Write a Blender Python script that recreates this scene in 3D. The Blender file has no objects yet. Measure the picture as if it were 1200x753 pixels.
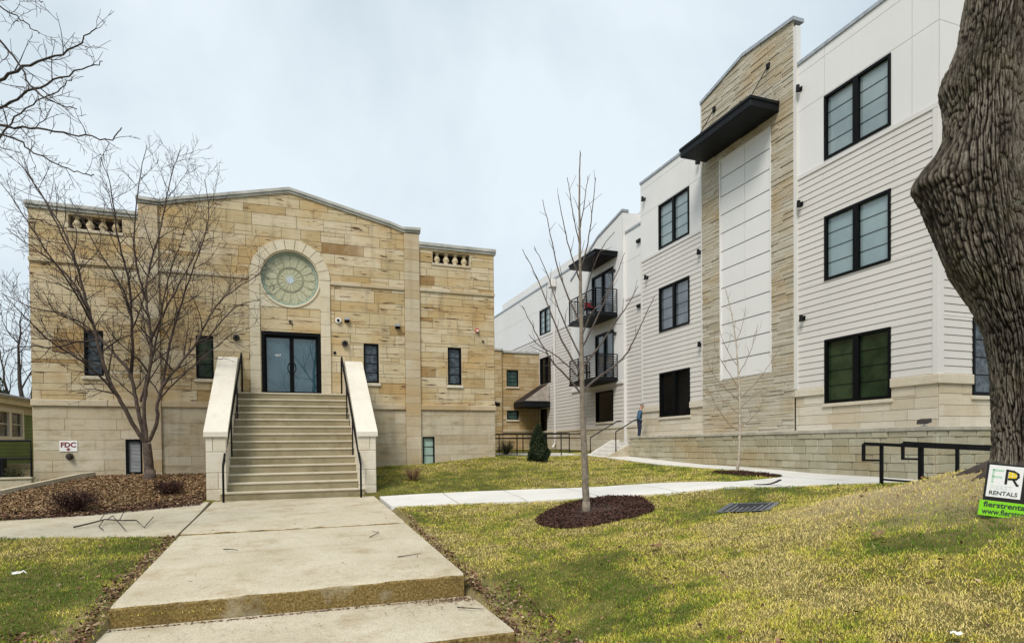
import bpy, bmesh, math, random
import numpy as np
from mathutils import Vector, Matrix
random.seed(7)
SC = bpy.context.scene
COL = SC.collection
PI = math.pi
# ------------------------------------------------------------------ camera model (solved from the photo's vanishing points)
F, YAW, PITCH, ROLL, CY = 709.54, 0.348074, -0.0157466, -0.00969877, 532.83
EZ = 1.75
cf = np.array([math.sin(YAW)*math.cos(PITCH), math.cos(YAW)*math.cos(PITCH), math.sin(PITCH)])
r0 = np.array([math.cos(YAW), -math.sin(YAW), 0.0]); u0 = np.cross(r0, cf)
cr = math.cos(ROLL)*r0 + math.sin(ROLL)*u0
cu = -math.sin(ROLL)*r0 + math.cos(ROLL)*u0
EYE = np.array([0, 0, EZ])
def ray(px, py): return cr*(px-600)/F + cu*(CY-py)/F + cf
def atY(px, py, Y): d = ray(px, py); return EYE + d*(Y/d[1])
def atX(px, py, X): d = ray(px, py); return EYE + d*(X/d[0])
def atZ(px, py, z): d = ray(px, py); return EYE + d*((z-EZ)/d[2])
def atD(px, py, D): return EYE + ray(px, py)*D
cam = bpy.data.cameras.new('camera'); co = bpy.data.objects.new('camera', cam); COL.objects.link(co)
co.matrix_world = Matrix(((cr[0], cu[0], -cf[0], 0), (cr[1], cu[1], -cf[1], 0), (cr[2], cu[2], -cf[2], EZ), (0, 0, 0, 1)))
cam.sensor_width = 36; cam.sensor_fit = 'HORIZONTAL'; cam.lens = F/1200*36; cam.shift_y = (CY-376.5)/1200
cam.clip_start = 0.05; cam.clip_end = 2000
SC.camera = co
# ------------------------------------------------------------------ numpy value noise
_rng = np.random.RandomState(3)
_tab = _rng.rand(256, 256)
def vnoise(x, y):
    x = np.asarray(x, float); y = np.asarray(y, float)
    xi = np.floor(x).astype(int); yi = np.floor(y).astype(int); fx = x-xi; fy = y-yi
    fx = fx*fx*(3-2*fx); fy = fy*fy*(3-2*fy)
    a = _tab[xi & 255, yi & 255]; b = _tab[(xi+1) & 255, yi & 255]; c = _tab[xi & 255, (yi+1) & 255]; d = _tab[(xi+1) & 255, (yi+1) & 255]
    return (a*(1-fx)+b*fx)*(1-fy)+(c*(1-fx)+d*fx)*fy
def fbm(x, y, o=4):
    s = 0; a = .5; t = 0
    for k in range(o):
        s = s + a*vnoise(x*2**k+17.3*k, y*2**k+5.1*k); t += a; a *= .5
    return s/t
# ------------------------------------------------------------------ materials
class NT:
    def __init__(self, name):
        self.m = bpy.data.materials.new(name); self.m.use_nodes = True
        self.t = self.m.node_tree; self.b = self.t.nodes['Principled BSDF']
        self._oc = None
    def n(self, ty, **kw):
        nd = self.t.nodes.new(ty)
        for k, v in kw.items():
            if k.startswith('i_'):
                key = k[2:]; key = int(key) if key.isdigit() else key.replace('_', ' ')
                self.put(nd.inputs[key], v)
            else: setattr(nd, k, v)
        return nd
    def put(self, sock, v):
        if isinstance(v, bpy.types.NodeSocket): self.t.links.new(v, sock)
        elif isinstance(v, bpy.types.Node): self.t.links.new(v.outputs[0], sock)
        else:
            if isinstance(v, (tuple, list)) and len(v) == 3 and sock.type == 'RGBA': v = (*v, 1)
            sock.default_value = v
    def oc(self, scale=(1, 1, 1), loc=(0, 0, 0), rot=(0, 0, 0)):
        if self._oc is None: self._oc = self.n('ShaderNodeTexCoord')
        mp = self.n('ShaderNodeMapping', i_Vector=self._oc.outputs['Object'], i_Scale=scale, i_Location=loc, i_Rotation=rot)
        return mp.outputs[0]
    def noise(self, scale, detail=4, rough=.55, vec=None, sc=(1, 1, 1), dist=0.0, loc=(0, 0, 0)):
        return self.n('ShaderNodeTexNoise', i_Vector=vec or self.oc(sc, loc), i_Scale=scale, i_Detail=detail, i_Roughness=rough, i_Distortion=dist).outputs['Fac']
    def vor(self, scale, sc=(1, 1, 1), feature='F1', out='Distance'):
        return self.n('ShaderNodeTexVoronoi', i_Vector=self.oc(sc), i_Scale=scale, feature=feature).outputs[out]
    def ramp(self, fac, stops, interp='LINEAR'):
        r = self.n('ShaderNodeValToRGB', i_Fac=fac); cr_ = r.color_ramp; cr_.interpolation = interp
        while len(cr_.elements) < len(stops): cr_.elements.new(.5)
        for e, (p, c) in zip(cr_.elements, stops):
            e.position = p; e.color = (*c, 1) if len(c) == 3 else c
        return r.outputs[0]
    def mask(self, fac, lo, hi):
        return self.n('ShaderNodeMapRange', i_Value=fac, i_1=lo, i_2=hi, i_3=0.0, i_4=1.0).outputs[0]
    def mix(self, fac, a, b, mode='MIX'):
        m = self.n('ShaderNodeMix', data_type='RGBA', blend_type=mode)
        self.put(m.inputs[0], fac); self.put(m.inputs[6], a); self.put(m.inputs[7], b)
        return m.outputs[2]
    def math(self, op, a, b=0.0):
        m = self.n('ShaderNodeMath', operation=op); self.put(m.inputs[0], a); self.put(m.inputs[1], b); return m.outputs[0]
    def attr(self, name='tone', out='Fac'):
        return self.n('ShaderNodeAttribute', attribute_name=name).outputs[out]
    def bump(self, h, strength=.3, dist=.01):
        b = self.n('ShaderNodeBump', i_Height=h, i_Strength=strength, i_Distance=dist)
        self.t.links.new(b.outputs[0], self.b.inputs['Normal'])
    def out(self, col, rough=.8, **kw):
        self.put(self.b.inputs['Base Color'], col); self.put(self.b.inputs['Roughness'], rough)
        for k, v in kw.items(): self.put(self.b.inputs[k.replace('_', ' ')], v)
        return self.m
M = {}
def simple(name, col, rough=.6, var=.15, scale=6, bump=0, metal=0, spec=.5):
    n = NT(name); a = n.noise(scale, 5)
    c = n.ramp(a, [(.3, tuple(x*(1-var) for x in col)), (.7, tuple(min(1, x*(1+var)) for x in col))])
    if bump: n.bump(n.noise(scale*12, 3), bump, .004)
    M[name] = n.out(c, rough, Metallic=metal, Specular_IOR_Level=spec)
def ashlar_mat(name, stops, stain, stain_amt, streak=(1.1, 1.1, 9), bump=.35, dirt=(.08, .07, .05), dirt_amt=.5, dark=(.07, .03, .012), dark_t=.72, cloud_amt=.55, bed_amt=1.0):
    n = NT(name); tone = n.attr()
    c = n.ramp(tone, stops)
    bed = n.noise(1.6, 6, .65, sc=streak)                       # fine bedding along the courses
    c = n.mix(n.math('MULTIPLY', n.mask(bed, .5, .74), stain_amt*bed_amt), c, stain)
    cloud = n.noise(.42, 6, .62, sc=(1, 1, 1.9)); gold = tuple(x*y for x, y in zip(stops[0][1], (.80, .60, .34)))
    c = n.mix(n.math('MULTIPLY', n.mask(cloud, .47, .64), cloud_amt), c, gold)
    cl2 = n.noise(1.5, 5, .7, sc=(1, 1, 2.6), loc=(4, 0, 9)); c = n.mix(n.math('MULTIPLY', n.mask(cl2, .56, .70), stain_amt*.8), c, stain)
    pale = n.noise(.8, 4, .6, sc=(1, 1, .8), loc=(11, 3, 2)); c = n.mix(n.math('MULTIPLY', n.mask(pale, .52, .7), .35), c, tuple(min(1, x*1.12+.03) for x in stops[0][1]))
    fine = n.noise(26, 5, .75); c = n.mix(n.math('MULTIPLY', n.mask(fine, .42, .8), .30), c, tuple(x*.42 for x in stops[0][1]))
    lens = n.noise(1.0, 4, .55, sc=(1.5, 1.5, 12), loc=(3, 1, 7))
    c = n.mix(n.math('MULTIPLY', n.mask(lens, dark_t, dark_t+.03), .9), c, dark)
    run = n.noise(1.2, 4, .6, sc=(2.6, 2.6, .3))
    c = n.mix(n.math('MULTIPLY', n.mask(run, .55, .8), dirt_amt), c, dirt)
    n.bump(n.math('ADD', n.noise(30, 5, .7), n.math('MULTIPLY', bed, .7)), bump, .012)
    M[name] = n.out(c, .88, Specular_IOR_Level=.25)
ashlar_mat('stone_upper', [(0, (.62, .54, .39)), (.25, (.57, .475, .305)), (.5, (.48, .375, .205)), (.62, (.60, .51, .35)), (.85, (.52, .42, .25)), (.96, (.42, .295, .135)), (1, (.27, .16, .065))], (.20, .085, .018), .75, dirt_amt=.42, dark_t=.646, cloud_amt=.80, bed_amt=.6)
ashlar_mat('stone_lower', [(0, (.54, .485, .375)), (.5, (.50, .44, .325)), (1, (.45, .38, .26))], (.25, .18, .09), .7, cloud_amt=.35, streak=(.9, .9, 3), dirt=(.17, .15, .12), dirt_amt=.38, dark_t=.9)
ashlar_mat('stone_trim', [(0, (.56, .49, .37)), (.5, (.51, .43, .30)), (1, (.46, .36, .22))], (.33, .23, .11), .35, dirt=(.2, .17, .13), dirt_amt=.3, dark_t=.9)
ashlar_mat('stone_cream', [(0, (.66, .60, .47)), (.5, (.61, .54, .40)), (1, (.56, .48, .34))], (.36, .26, .13), .3, dirt=(.25, .2, .14), dirt_amt=.25, dark_t=.95, cloud_amt=.2)
ashlar_mat('stone_pale', [(0, (.66, .61, .51)), (.5, (.60, .54, .43)), (1, (.53, .46, .34))], (.40, .31, .17), .35, cloud_amt=.25, dirt=(.28, .24, .18), dirt_amt=.25, dark_t=.95)
ashlar_mat('ledge_stone', [(0, (.55, .51, .42)), (.45, (.51, .465, .37)), (.8, (.47, .42, .325)), (1, (.40, .345, .25))], (.34, .28, .19), .25, streak=(2, 2, 14), bump=1.0, dirt_amt=.15, dark_t=.92)
ashlar_mat('annex_stone', [(0, (.56, .47, .31)), (.5, (.50, .395, .235)), (1, (.40, .285, .14))], (.26, .15, .05), .5, streak=(1.4, 1.4, 10), dirt_amt=.3, dark_t=.85)
ashlar_mat('split_block', [(0, (.45, .425, .32)), (.5, (.40, .37, .265)), (1, (.34, .31, .215))], (.26, .22, .13), .3, streak=(3, 3, 3), bump=1.0, dirt=(.13, .12, .09), dirt_amt=.3, dark_t=.97)
simple('mortar', (.10, .07, .04), .95); simple('mortar_light', (.33, .28, .20), .95)
simple('coping', (.42, .42, .39), .75, .25, 2, .3); simple('cap_stone', (.40, .37, .30), .85, .25, 3, .5)
def concrete(name, c1, c2, stain, amt, bump=.25, speck=.5):
    n = NT(name); a = n.noise(.9, 6, .65)
    c = n.ramp(a, [(.3, c1), (.7, c2)])
    b = n.noise(1.7, 7, .72, loc=(5, 2, 0)); c = n.mix(n.math('MULTIPLY', n.mask(b, .50, .72), amt), c, stain)
    s = n.noise(75, 4, .7); c = n.mix(n.math('MULTIPLY', n.mask(s, .5, .68), speck), c, tuple(x*.45 for x in c1))
    s2 = n.noise(35, 4, .7); c = n.mix(n.math('MULTIPLY', n.mask(s2, .6, .7), speck*.5), c, tuple(x*.6 for x in stain))
    s3_ = n.noise(38, 3, .55, loc=(9, 4, 1)); c = n.mix(n.math('MULTIPLY', n.mask(s3_, .655, .70), speck), c, tuple(x*.28 for x in c1))
    cr_a = n.noise(.7, 6, .7, dist=1.2, loc=(2, 8, 0)); crk = n.math('SUBTRACT', 1.0, n.mask(n.math('ABSOLUTE', n.math('SUBTRACT', cr_a, .5)), .0, .0035)); c = n.mix(n.math('MULTIPLY', crk, speck*.55), c, tuple(x*.3 for x in c1))
    n.bump(n.math('ADD', n.noise(90, 4, .7), n.math('MULTIPLY', n.noise(6, 4), .6)), bump, .006)
    M[name] = n.out(c, .9, Specular_IOR_Level=.2)
concrete('concrete_old', (.47, .41, .295), (.60, .535, .415), (.35, .26, .145), .85, .35, .85)
def edge_mat():
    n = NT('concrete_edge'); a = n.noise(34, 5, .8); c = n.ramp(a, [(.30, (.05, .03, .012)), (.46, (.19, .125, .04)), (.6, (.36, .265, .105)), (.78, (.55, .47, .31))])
    b = n.noise(2.2, 5, .7); c = n.mix(n.math('MULTIPLY', n.mask(b, .5, .68), .7), c, (.11, .075, .03))
    p = n.noise(1.3, 4, .6, loc=(6, 1, 2)); c = n.mix(n.math('MULTIPLY', n.mask(p, .56, .68), .7), c, (.47, .41, .29))
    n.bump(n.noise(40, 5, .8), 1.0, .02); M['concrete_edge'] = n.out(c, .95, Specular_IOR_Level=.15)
edge_mat()
concrete('concrete_new', (.60, .58, .54), (.68, .66, .62), (.52, .48, .41), .5, .12, .15)
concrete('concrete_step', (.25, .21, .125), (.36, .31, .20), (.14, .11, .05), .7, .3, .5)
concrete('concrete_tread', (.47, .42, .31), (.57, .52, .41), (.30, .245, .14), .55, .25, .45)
concrete('cheek_top', (.62, .575, .485), (.70, .655, .565), (.46, .40, .30), .5, .25, .4)
def white(name, col, amt=.12):
    n = NT(name); a = n.noise(.5, 4); c = n.ramp(a, [(.35, tuple(x*.95 for x in col)), (.65, col)])
    run = n.noise(1, 4, .6, sc=(3, 3, .25)); c = n.mix(n.math('MULTIPLY', n.mask(run, .55, .85), amt), c, tuple(x*.62 for x in col))
    t = n.attr(); c = n.mix(n.math('MULTIPLY', t, .10), c, tuple(x*.72 for x in col))
    n.bump(n.noise(50, 4, .6, sc=(1, 1, 4)), .12, .004)
    M[name] = n.out(c, .55, Specular_IOR_Level=.3)
white('siding_paint', (.645, .615, .58), .2); white('panel_paint', (.75, .74, .725), .12); white('trim_paint', (.68, .66, .635), .1)
simple('joint_shadow', (.30, .29, .28), .9); simple('lap_shadow', (.15, .14, .13), .9)
simple('black_metal', (.007, .007, .008), .55, .3, 9, .1, 0, .15); simple('black_frame', (.004, .0045, .005), .5, .3, 9, 0, 0, .10)
simple('dark_canopy', (.008, .009, .011), .5, .35, 3, .1, 0, .15); simple('canopy_under', (.03, .03, .03), .7)
simple('awning_top', (.34, .30, .26), .45, .3, 4); simple('grey_metal', (.42, .43, .44), .35, .2, 8, 0, .7); simple('white_plastic', (.75, .75, .74), .4, .05)
simple('red_paint', (.50, .02, .02), .35); simple('dark_bronze', (.035, .025, .02), .45, .3, 20)
simple('steel_grate', (.20, .22, .25), .4, .3, 20, .2, .6); simple('pit_black', (.012, .012, .014), .9)
simple('green_siding', (.14, .24, .065), .6, .15, 2); simple('cream_paint', (.60, .56, .42), .6, .1, 3); simple('shingle', (.07, .065, .06), .9, .4, 14, .5)
simple('bark_dark', (.045, .033, .026), .85, .45, 8, .6); simple('bark_twig', (.042, .025, .020), .8, .35, 5)
simple('bark_grey', (.20, .165, .125), .85, .4, 14, .5); simple('bark_young', (.085, .065, .055), .8, .35, 10)
simple('bark_birch', (.42, .36, .28), .8, .4, 16, .3); simple('bark_brownish', (.088, .062, .048), .85, .6, 9, .5)
simple('twig_birch', (.20, .14, .09), .8, .3, 5)
simple('mulch_dark', (.05, .028, .02), .95, .5, 20, .5); simple('leaf_brown', (.20, .115, .055), .85, .5, 30); simple('paper', (.72, .70, .66), .8, .1)
simple('skin', (.46, .26, .18), .55, .08); simple('denim', (.055, .115, .19), .9, .3, 40); simple('navy_cloth', (.018, .022, .05), .9, .3, 40); simple('grey_hair', (.20, .17, .15), .8); simple('shoe', (.03, .025, .02), .6)
simple('sign_black', (.012, .012, .012), .4); simple('sign_white', (.80, .80, .80), .4, .03); simple('sign_lime', (.22, .62, .015), .4, .04); simple('sign_yellow', (.80, .60, .01), .4, .05)
simple('sign_mint', (.45, .66, .50), .4, .04); simple('sign_pale', (.66, .72, .68), .4, .03); simple('sign_maroon', (.20, .012, .03), .5, .05); simple('sign_dark', (.03, .05, .035), .5, .05)
simple('pink_cloth', (.26, .015, .025), .9)
def pane(name, c1, c2, scale=1.2, rough=.03, spec=1.0, stripes=0):
    n = NT(name); a = n.noise(scale, 4, .55, dist=.4)
    c = n.ramp(a, [(.35, c1), (.65, c2)])
    if stripes:
        w = n.n('ShaderNodeTexWave', i_Vector=n.oc(), i_Scale=stripes, bands_direction='Z', i_Distortion=0.0).outputs['Fac']
        c = n.mix(n.math('MULTIPLY', w, .35), c, tuple(x*.55 for x in c1))
    M[name] = n.out(c, rough, Specular_IOR_Level=spec)
pane('glass_blind', (.22, .30, .32), (.31, .40, .41), .7, stripes=5.5)
pane('glass_shade', (.19, .25, .265), (.27, .335, .34), .8)
pane('glass_grey', (.07, .085, .10), (.16, .185, .21), .9)
pane('glass_black', (.004, .004, .004), (.010, .010, .011), 1, .12, .15)
pane('glass_green', (.008, .018, .008), (.034, .056, .026), 1.4, .08, .3)
pane('glass_teal', (.02, .05, .045), (.05, .10, .085), 2, .06, .5)
pane('glass_dark', (.008, .012, .016), (.085, .11, .13), 7, .04, .4)
pane('glass_mint', (.30, .42, .36), (.38, .50, .43), 2, .1, .4)
pane('glass_door', (.012, .045, .065), (.05, .105, .135), .8, .015, 1.0)
pane('louver_grey', (.24, .25, .26), (.32, .33, .34), 4, .4, .3)
def rose():
    n = NT('rose_glass')
    a = n.noise(9, 5, .6); v = n.vor(11)
    c = n.ramp(a, [(.3, (.36, .35, .21)), (.5, (.46, .44, .29)), (.7, (.53, .51, .37))])
    c = n.mix(n.mask(v, .05, .45), (.40, .43, .32), c)
    c = n.mix(n.math('MULTIPLY', n.attr(), .7), c, (.22, .31, .24))
    M['rose_glass'] = n.out(c, .18, Specular_IOR_Level=.4)
rose()
simple('lead_line', (.36, .35, .23), .5); simple('rose_centre', (.42, .48, .52), .3, .3, 30); simple('rose_ring', (.28, .36, .30), .4)
def ground_mat():
    n = NT('soil'); a = n.noise(1.3, 6, .65)
    c = n.ramp(a, [(.3, (.07, .06, .018)), (.5, (.13, .115, .03)), (.7, (.20, .165, .06))])
    b = n.noise(30, 5, .7); c = n.mix(n.math('MULTIPLY', n.mask(b, .45, .7), .5), c, (.075, .06, .025))
    n.bump(n.noise(45, 5, .7), .8, .02)
    c = n.mix(n.math('MULTIPLY', n.attr('bare'), .9), c, n.ramp(n.noise(18, 5, .7), [(.3, (.30, .225, .13)), (.7, (.50, .40, .25))]))
    M['soil'] = n.out(c, .95, Specular_IOR_Level=.1)
ground_mat()
def vcol(name, rough=.8, sheen=0, trans=0):
    n = NT(name); M[name] = n.out(n.attr('col', 'Color'), rough, Specular_IOR_Level=.2)
vcol('grass_blade'); vcol('chips', .95)
def bark_big():
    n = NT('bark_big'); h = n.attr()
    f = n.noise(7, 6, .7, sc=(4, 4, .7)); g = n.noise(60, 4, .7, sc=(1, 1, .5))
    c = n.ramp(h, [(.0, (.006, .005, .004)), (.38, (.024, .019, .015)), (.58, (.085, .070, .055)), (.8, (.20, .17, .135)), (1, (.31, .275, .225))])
    c = n.mix(n.math('MULTIPLY', n.mask(f, .4, .7), .4), c, (.10, .08, .058))
    moss = n.noise(1.9, 5, .65); c = n.mix(n.math('MULTIPLY', n.mask(moss, .52, .68), .5), c, (.080, .078, .026)); drk = n.noise(1.1, 4, .6, loc=(7, 7, 3)); c = n.mix(n.math('MULTIPLY', n.mask(drk, .5, .66), .55), c, (.022, .018, .014))
    li = n.noise(5, 5, .7, loc=(4, 4, 1)); c = n.mix(n.math('MULTIPLY', n.mask(li, .58, .66), .45), c, (.20, .20, .16))
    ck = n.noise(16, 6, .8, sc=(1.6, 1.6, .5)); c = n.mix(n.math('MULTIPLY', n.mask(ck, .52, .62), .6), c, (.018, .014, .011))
    n.bump(n.math('ADD', g, n.math('MULTIPLY', n.math('ADD', f, ck), 1.3)), 1.0, .02)
    M['bark_big'] = n.out(c, .95, Specular_IOR_Level=.15)
bark_big()
def foliage(name, stops):
    n = NT(name); M[name] = n.out(n.ramp(n.attr(), stops), .7, Specular_IOR_Level=.25)
foliage('conifer_needles', [(0, (.010, .018, .008)), (.6, (.022, .038, .014)), (1, (.05, .065, .022))])
foliage('shrub_twigs', [(0, (.03, .014, .012)), (.6, (.07, .03, .025)), (1, (.12, .06, .035))])
foliage('brush_green', [(0, (.02, .03, .012)), (.6, (.05, .06, .02)), (1, (.10, .09, .035))])
# ------------------------------------------------------------------ mesh builder
class MB:
    def __init__(s): s.v = []; s.f = []; s.t = []; s.m = []
    def add(s, vs, fs, tone=0.0, mi=0):
        o = len(s.v); s.v.extend([tuple(map(float, p)) for p in vs])
        for k, f in enumerate(fs):
            s.f.append([i+o for i in f]); s.t.append(tone[k] if isinstance(tone, (list, tuple)) else tone); s.m.append(mi)
    def box(s, a, b, tone=0.0, mi=0):
        x0, x1 = sorted((a[0], b[0])); y0, y1 = sorted((a[1], b[1])); z0, z1 = sorted((a[2], b[2]))
        s.add([(x0, y0, z0), (x1, y0, z0), (x1, y1, z0), (x0, y1, z0), (x0, y0, z1), (x1, y0, z1), (x1, y1, z1), (x0, y1, z1)],
              [(0, 3, 2, 1), (4, 5, 6, 7), (0, 1, 5, 4), (1, 2, 6, 5), (2, 3, 7, 6), (3, 0, 4, 7)], tone, mi)
    def bbox(s, a, b, bev=.01, tone=0.0, mi=0):           # box with chamfered edges
        bm = bmesh.new(); bmesh.ops.create_cube(bm, size=1)
        c = [(p+q)/2 for p, q in zip(a, b)]; d = [abs(q-p) for p, q in zip(a, b)]
        for v in bm.verts: v.co = Vector([c[i]+v.co[i]*d[i] for i in range(3)])
        bmesh.ops.bevel(bm, geom=bm.edges[:], offset=min(bev, min(d)*.4), segments=1, affect='EDGES')
        bm.verts.index_update(); s.add([v.co for v in bm.verts], [[v.index for v in f.verts] for f in bm.faces], tone, mi); bm.free()
    def tube(s, pts, rad, n=6, tone=0.0, mi=0, cap=True):
        pts = [np.array(p, float) for p in pts]
        if not hasattr(rad, '__len__'): rad = [rad]*len(pts)
        vs = []; N = len(pts); ref = None
        for i, p in enumerate(pts):
            d = pts[min(i+1, N-1)]-pts[max(i-1, 0)]; L = np.linalg.norm(d); d = d/L if L > 1e-9 else np.array([0, 0, 1.])
            if ref is None: ref = np.array([1., 0, 0]) if abs(d[0]) < .8 else np.array([0, 1., 0])
            a = ref-d*(ref@d); a = a/(np.linalg.norm(a)+1e-12); b = np.cross(d, a); ref = a
            for k in range(n):
                an = 2*PI*k/n; vs.append(p+rad[i]*(math.cos(an)*a+math.sin(an)*b))
        fs = [(i*n+k, i*n+(k+1) % n, (i+1)*n+(k+1) % n, (i+1)*n+k) for i in range(N-1) for k in range(n)]
        if cap: fs += [tuple(range(n))[::-1], tuple(range((N-1)*n, N*n))]
        s.add(vs, fs, tone, mi)
    def bar(s, a, b, w=.04, d=None, tone=0.0, mi=0):      # square bar between two points
        a = np.array(a, float); b = np.array(b, float); d = d or w
        t = (b-a)/np.linalg.norm(b-a); up = np.array([0, 0, 1.]) if abs(t[2]) < .95 else np.array([0, 1., 0])
        x = np.cross(t, up); x /= np.linalg.norm(x); y = np.cross(x, t)
        vs = [p+sx*x*w/2+sy*y*d/2 for p in (a, b) for sx, sy in ((-1, -1), (1, -1), (1, 1), (-1, 1))]
        s.add(vs, [(0, 1, 2, 3), (7, 6, 5, 4), (0, 4, 5, 1), (1, 5, 6, 2), (2, 6, 7, 3), (3, 7, 4, 0)], tone, mi)
    def lathe(s, c, prof, n=12, tone=0.0, mi=0):
        vs = [(c[0]+r*math.cos(2*PI*k/n), c[1]+r*math.sin(2*PI*k/n), c[2]+z) for r, z in prof for k in range(n)]
        N = len(prof); fs = [(i*n+k, i*n+(k+1) % n, (i+1)*n+(k+1) % n, (i+1)*n+k) for i in range(N-1) for k in range(n)]
        fs += [tuple(range(n))[::-1], tuple(range((N-1)*n, N*n))]
        s.add(vs, fs, tone, mi)
    def build(s, name, mats, parent=None, smooth=False):
        me = bpy.data.meshes.new(name); me.from_pydata(s.v, [], s.f)
        if isinstance(mats, str): mats = [mats]
        for m in mats: me.materials.append(M[m])
        if len(mats) > 1: me.polygons.foreach_set('material_index', s.m)
        at = me.attributes.new('tone', 'FLOAT', 'FACE'); at.data.foreach_set('value', s.t)
        if smooth: me.polygons.foreach_set('use_smooth', [True]*len(me.polygons))
        me.update(); return link(name, me, parent)
def link(name, me, parent=None):
    o = bpy.data.objects.new(name, me); COL.objects.link(o)
    if parent is not None:
        o.parent = parent
        if parent.type == 'EMPTY': o.location = -parent.location
    return o
def tag(o, label, cat, group=None):
    o['label'] = label; o['category'] = cat
    if group: o['group'] = group
    return o
def thing(name, label, cat, loc, group=None):
    o = bpy.data.objects.new(name, None); COL.objects.link(o); o.location = Vector([float(c) for c in loc]); o.empty_display_size = .2
    return tag(o, label, cat, group)
def struct(o, kind='structure'): o['kind'] = kind; return o
def text_mesh(txt, size, to3, mi=0, bold=0.0, align='LEFT', mb=None, thick=.002, sx=1.0):
    cu_ = bpy.data.curves.new('t', 'FONT'); cu_.body = txt; cu_.size = size; cu_.extrude = thick/2; cu_.offset = bold; cu_.align_x = align; cu_.resolution_u = 3
    o = bpy.data.objects.new('t', cu_); COL.objects.link(o)
    bpy.context.view_layer.update()
    me = bpy.data.meshes.new_from_object(o.evaluated_get(bpy.context.evaluated_depsgraph_get()))
    mb.add([to3(v.co.x*sx, v.co.y, v.co.z) for v in me.vertices], [list(p.vertices) for p in me.polygons], 0.0, mi)
    bpy.data.objects.remove(o); bpy.data.curves.remove(cu_); bpy.data.meshes.remove(me)
# ------------------------------------------------------------------ wall planes: (u along the wall, z up, h out of the wall)
class Plane:
    def __init__(s, fn, flip): s.fn = fn; s.flip = flip
    def __call__(s, u, z, h=0.0): return s.fn(u, z, h)
def front(Y): return Plane(lambda u, z, h: (u, Y-h, z), False)        # faces the street (-Y)
def west(X): return Plane(lambda u, z, h: (X-h, u, z), True)          # faces -X
def east(X): return Plane(lambda u, z, h: (X+h, u, z), False)         # faces +X
def back(Y): return Plane(lambda u, z, h: (u, Y+h, z), True)
def pbox(mb, pl, u0, u1, z0, z1, h0, h1, tone=0.0, mi=0): mb.box(pl(u0, z0, h0), pl(u1, z1, h1), tone, mi)
def pbev(mb, pl, u0, u1, z0, z1, h0, h1, bev=.01, tone=0.0, mi=0): mb.bbox(pl(u0, z0, h0), pl(u1, z1, h1), bev, tone, mi)
def prism(mb, pl, poly, h0, h1, tone=0.0, mi=0, bev=0.0, back_=False):
    n = len(poly); cx = sum(p[0] for p in poly)/n; cz = sum(p[1] for p in poly)/n
    def ins(p, b):
        d = math.hypot(p[0]-cx, p[1]-cz) or 1; return (p[0]-(p[0]-cx)/d*b*1.4, p[1]-(p[1]-cz)/d*b*1.4)
    rings = [[pl(p[0], p[1], h0) for p in poly]]
    if bev: rings.append([pl(p[0], p[1], h1-bev) for p in poly]); rings.append([pl(*ins(p, bev), h1) for p in poly])
    else: rings.append([pl(p[0], p[1], h1) for p in poly])
    vs = [v for r in rings for v in r]; fs = []
    for k in range(len(rings)-1):
        for i in range(n): fs.append([k*n+i, k*n+(i+1) % n, (k+1)*n+(i+1) % n, (k+1)*n+i])
    fs.append(list(range((len(rings)-1)*n, len(rings)*n)))
    if back_: fs.append(list(range(n))[::-1])
    if pl.flip: fs = [f[::-1] for f in fs]
    mb.add(vs, fs, tone, mi)
def rsub(rects, hole):
    out = []; a0, a1, b0, b1 = hole
    for u0, u1, z0, z1 in rects:
        if a1 <= u0 or a0 >= u1 or b1 <= z0 or b0 >= z1: out.append((u0, u1, z0, z1)); continue
        if b0 > z0: out.append((u0, u1, z0, b0))
        if b1 < z1: out.append((u0, u1, b1, z1))
        zz0, zz1 = max(z0, b0), min(z1, b1)
        if a0 > u0: out.append((u0, a0, zz0, zz1))
        if a1 < u1: out.append((a1, u1, zz0, zz1))
    return out
def holes_out(rects, holes):
    for h in holes: rects = rsub(rects, h)
    return rects
def clip(poly, hp):                                       # keep a*u+b*z <= c
    for a, b, c in hp:
        out = []
        for i in range(len(poly)):
            p, q = poly[i], poly[(i+1) % len(poly)]; dp = a*p[0]+b*p[1]-c; dq = a*q[0]+b*q[1]-c
            if dp <= 0: out.append(p)
            if dp*dq < 0: t = dp/(dp-dq); out.append((p[0]+(q[0]-p[0])*t, p[1]+(q[1]-p[1])*t))
        poly = out
        if len(poly) < 3: return None
    return poly
def courses(u0, u1, z0, z1, hs, ls, rng, split=0.0):
    rects = []; z = z0
    while z < z1-1e-6:
        h = rng.choice(hs)
        if z+h > z1-min(hs)*.6: h = z1-z
        u = u0-rng.random()*ls[0]
        while u < u1:
            L = rng.uniform(*ls); a, b = max(u, u0), min(u+L, u1)
            if b-a > .02:
                if rng.random() < split and h > .2:
                    m = z+h*rng.choice((.35, .5, .65)); k = rng.uniform(.35, .65)
                    rects.append((a, b, z, m))
                    if rng.random() < .5 and b-a > .7: rects += [(a, a+(b-a)*k, m, z+h), (a+(b-a)*k, b, m, z+h)]
                    else: rects.append((a, b, m, z+h))
                else: rects.append((a, b, z, z+h))
            u += L
        z += h
    return rects
def masonry(mb, pl, u0, u1, z0, z1, hs, ls, rng, holes=(), hp=(), split=0.0, gap=.007, h=.014, bev=.004, rough=0.0, mi=0, tonef=None):
    for a, b, c, d in holes_out(courses(u0, u1, z0, z1, hs, ls, rng, split), holes):
        if b-a < gap*3 or d-c < gap*3: continue
        p = [(a+gap, c+gap), (b-gap, c+gap), (b-gap, d-gap), (a+gap, d-gap)]
        p = clip(p, hp) if hp else p
        if not p: continue
        tone = rng.random() if tonef is None else tonef(rng)
        prism(mb, pl, p, 0.0, h+rng.random()*rough, tone, mi, bev)
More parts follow.
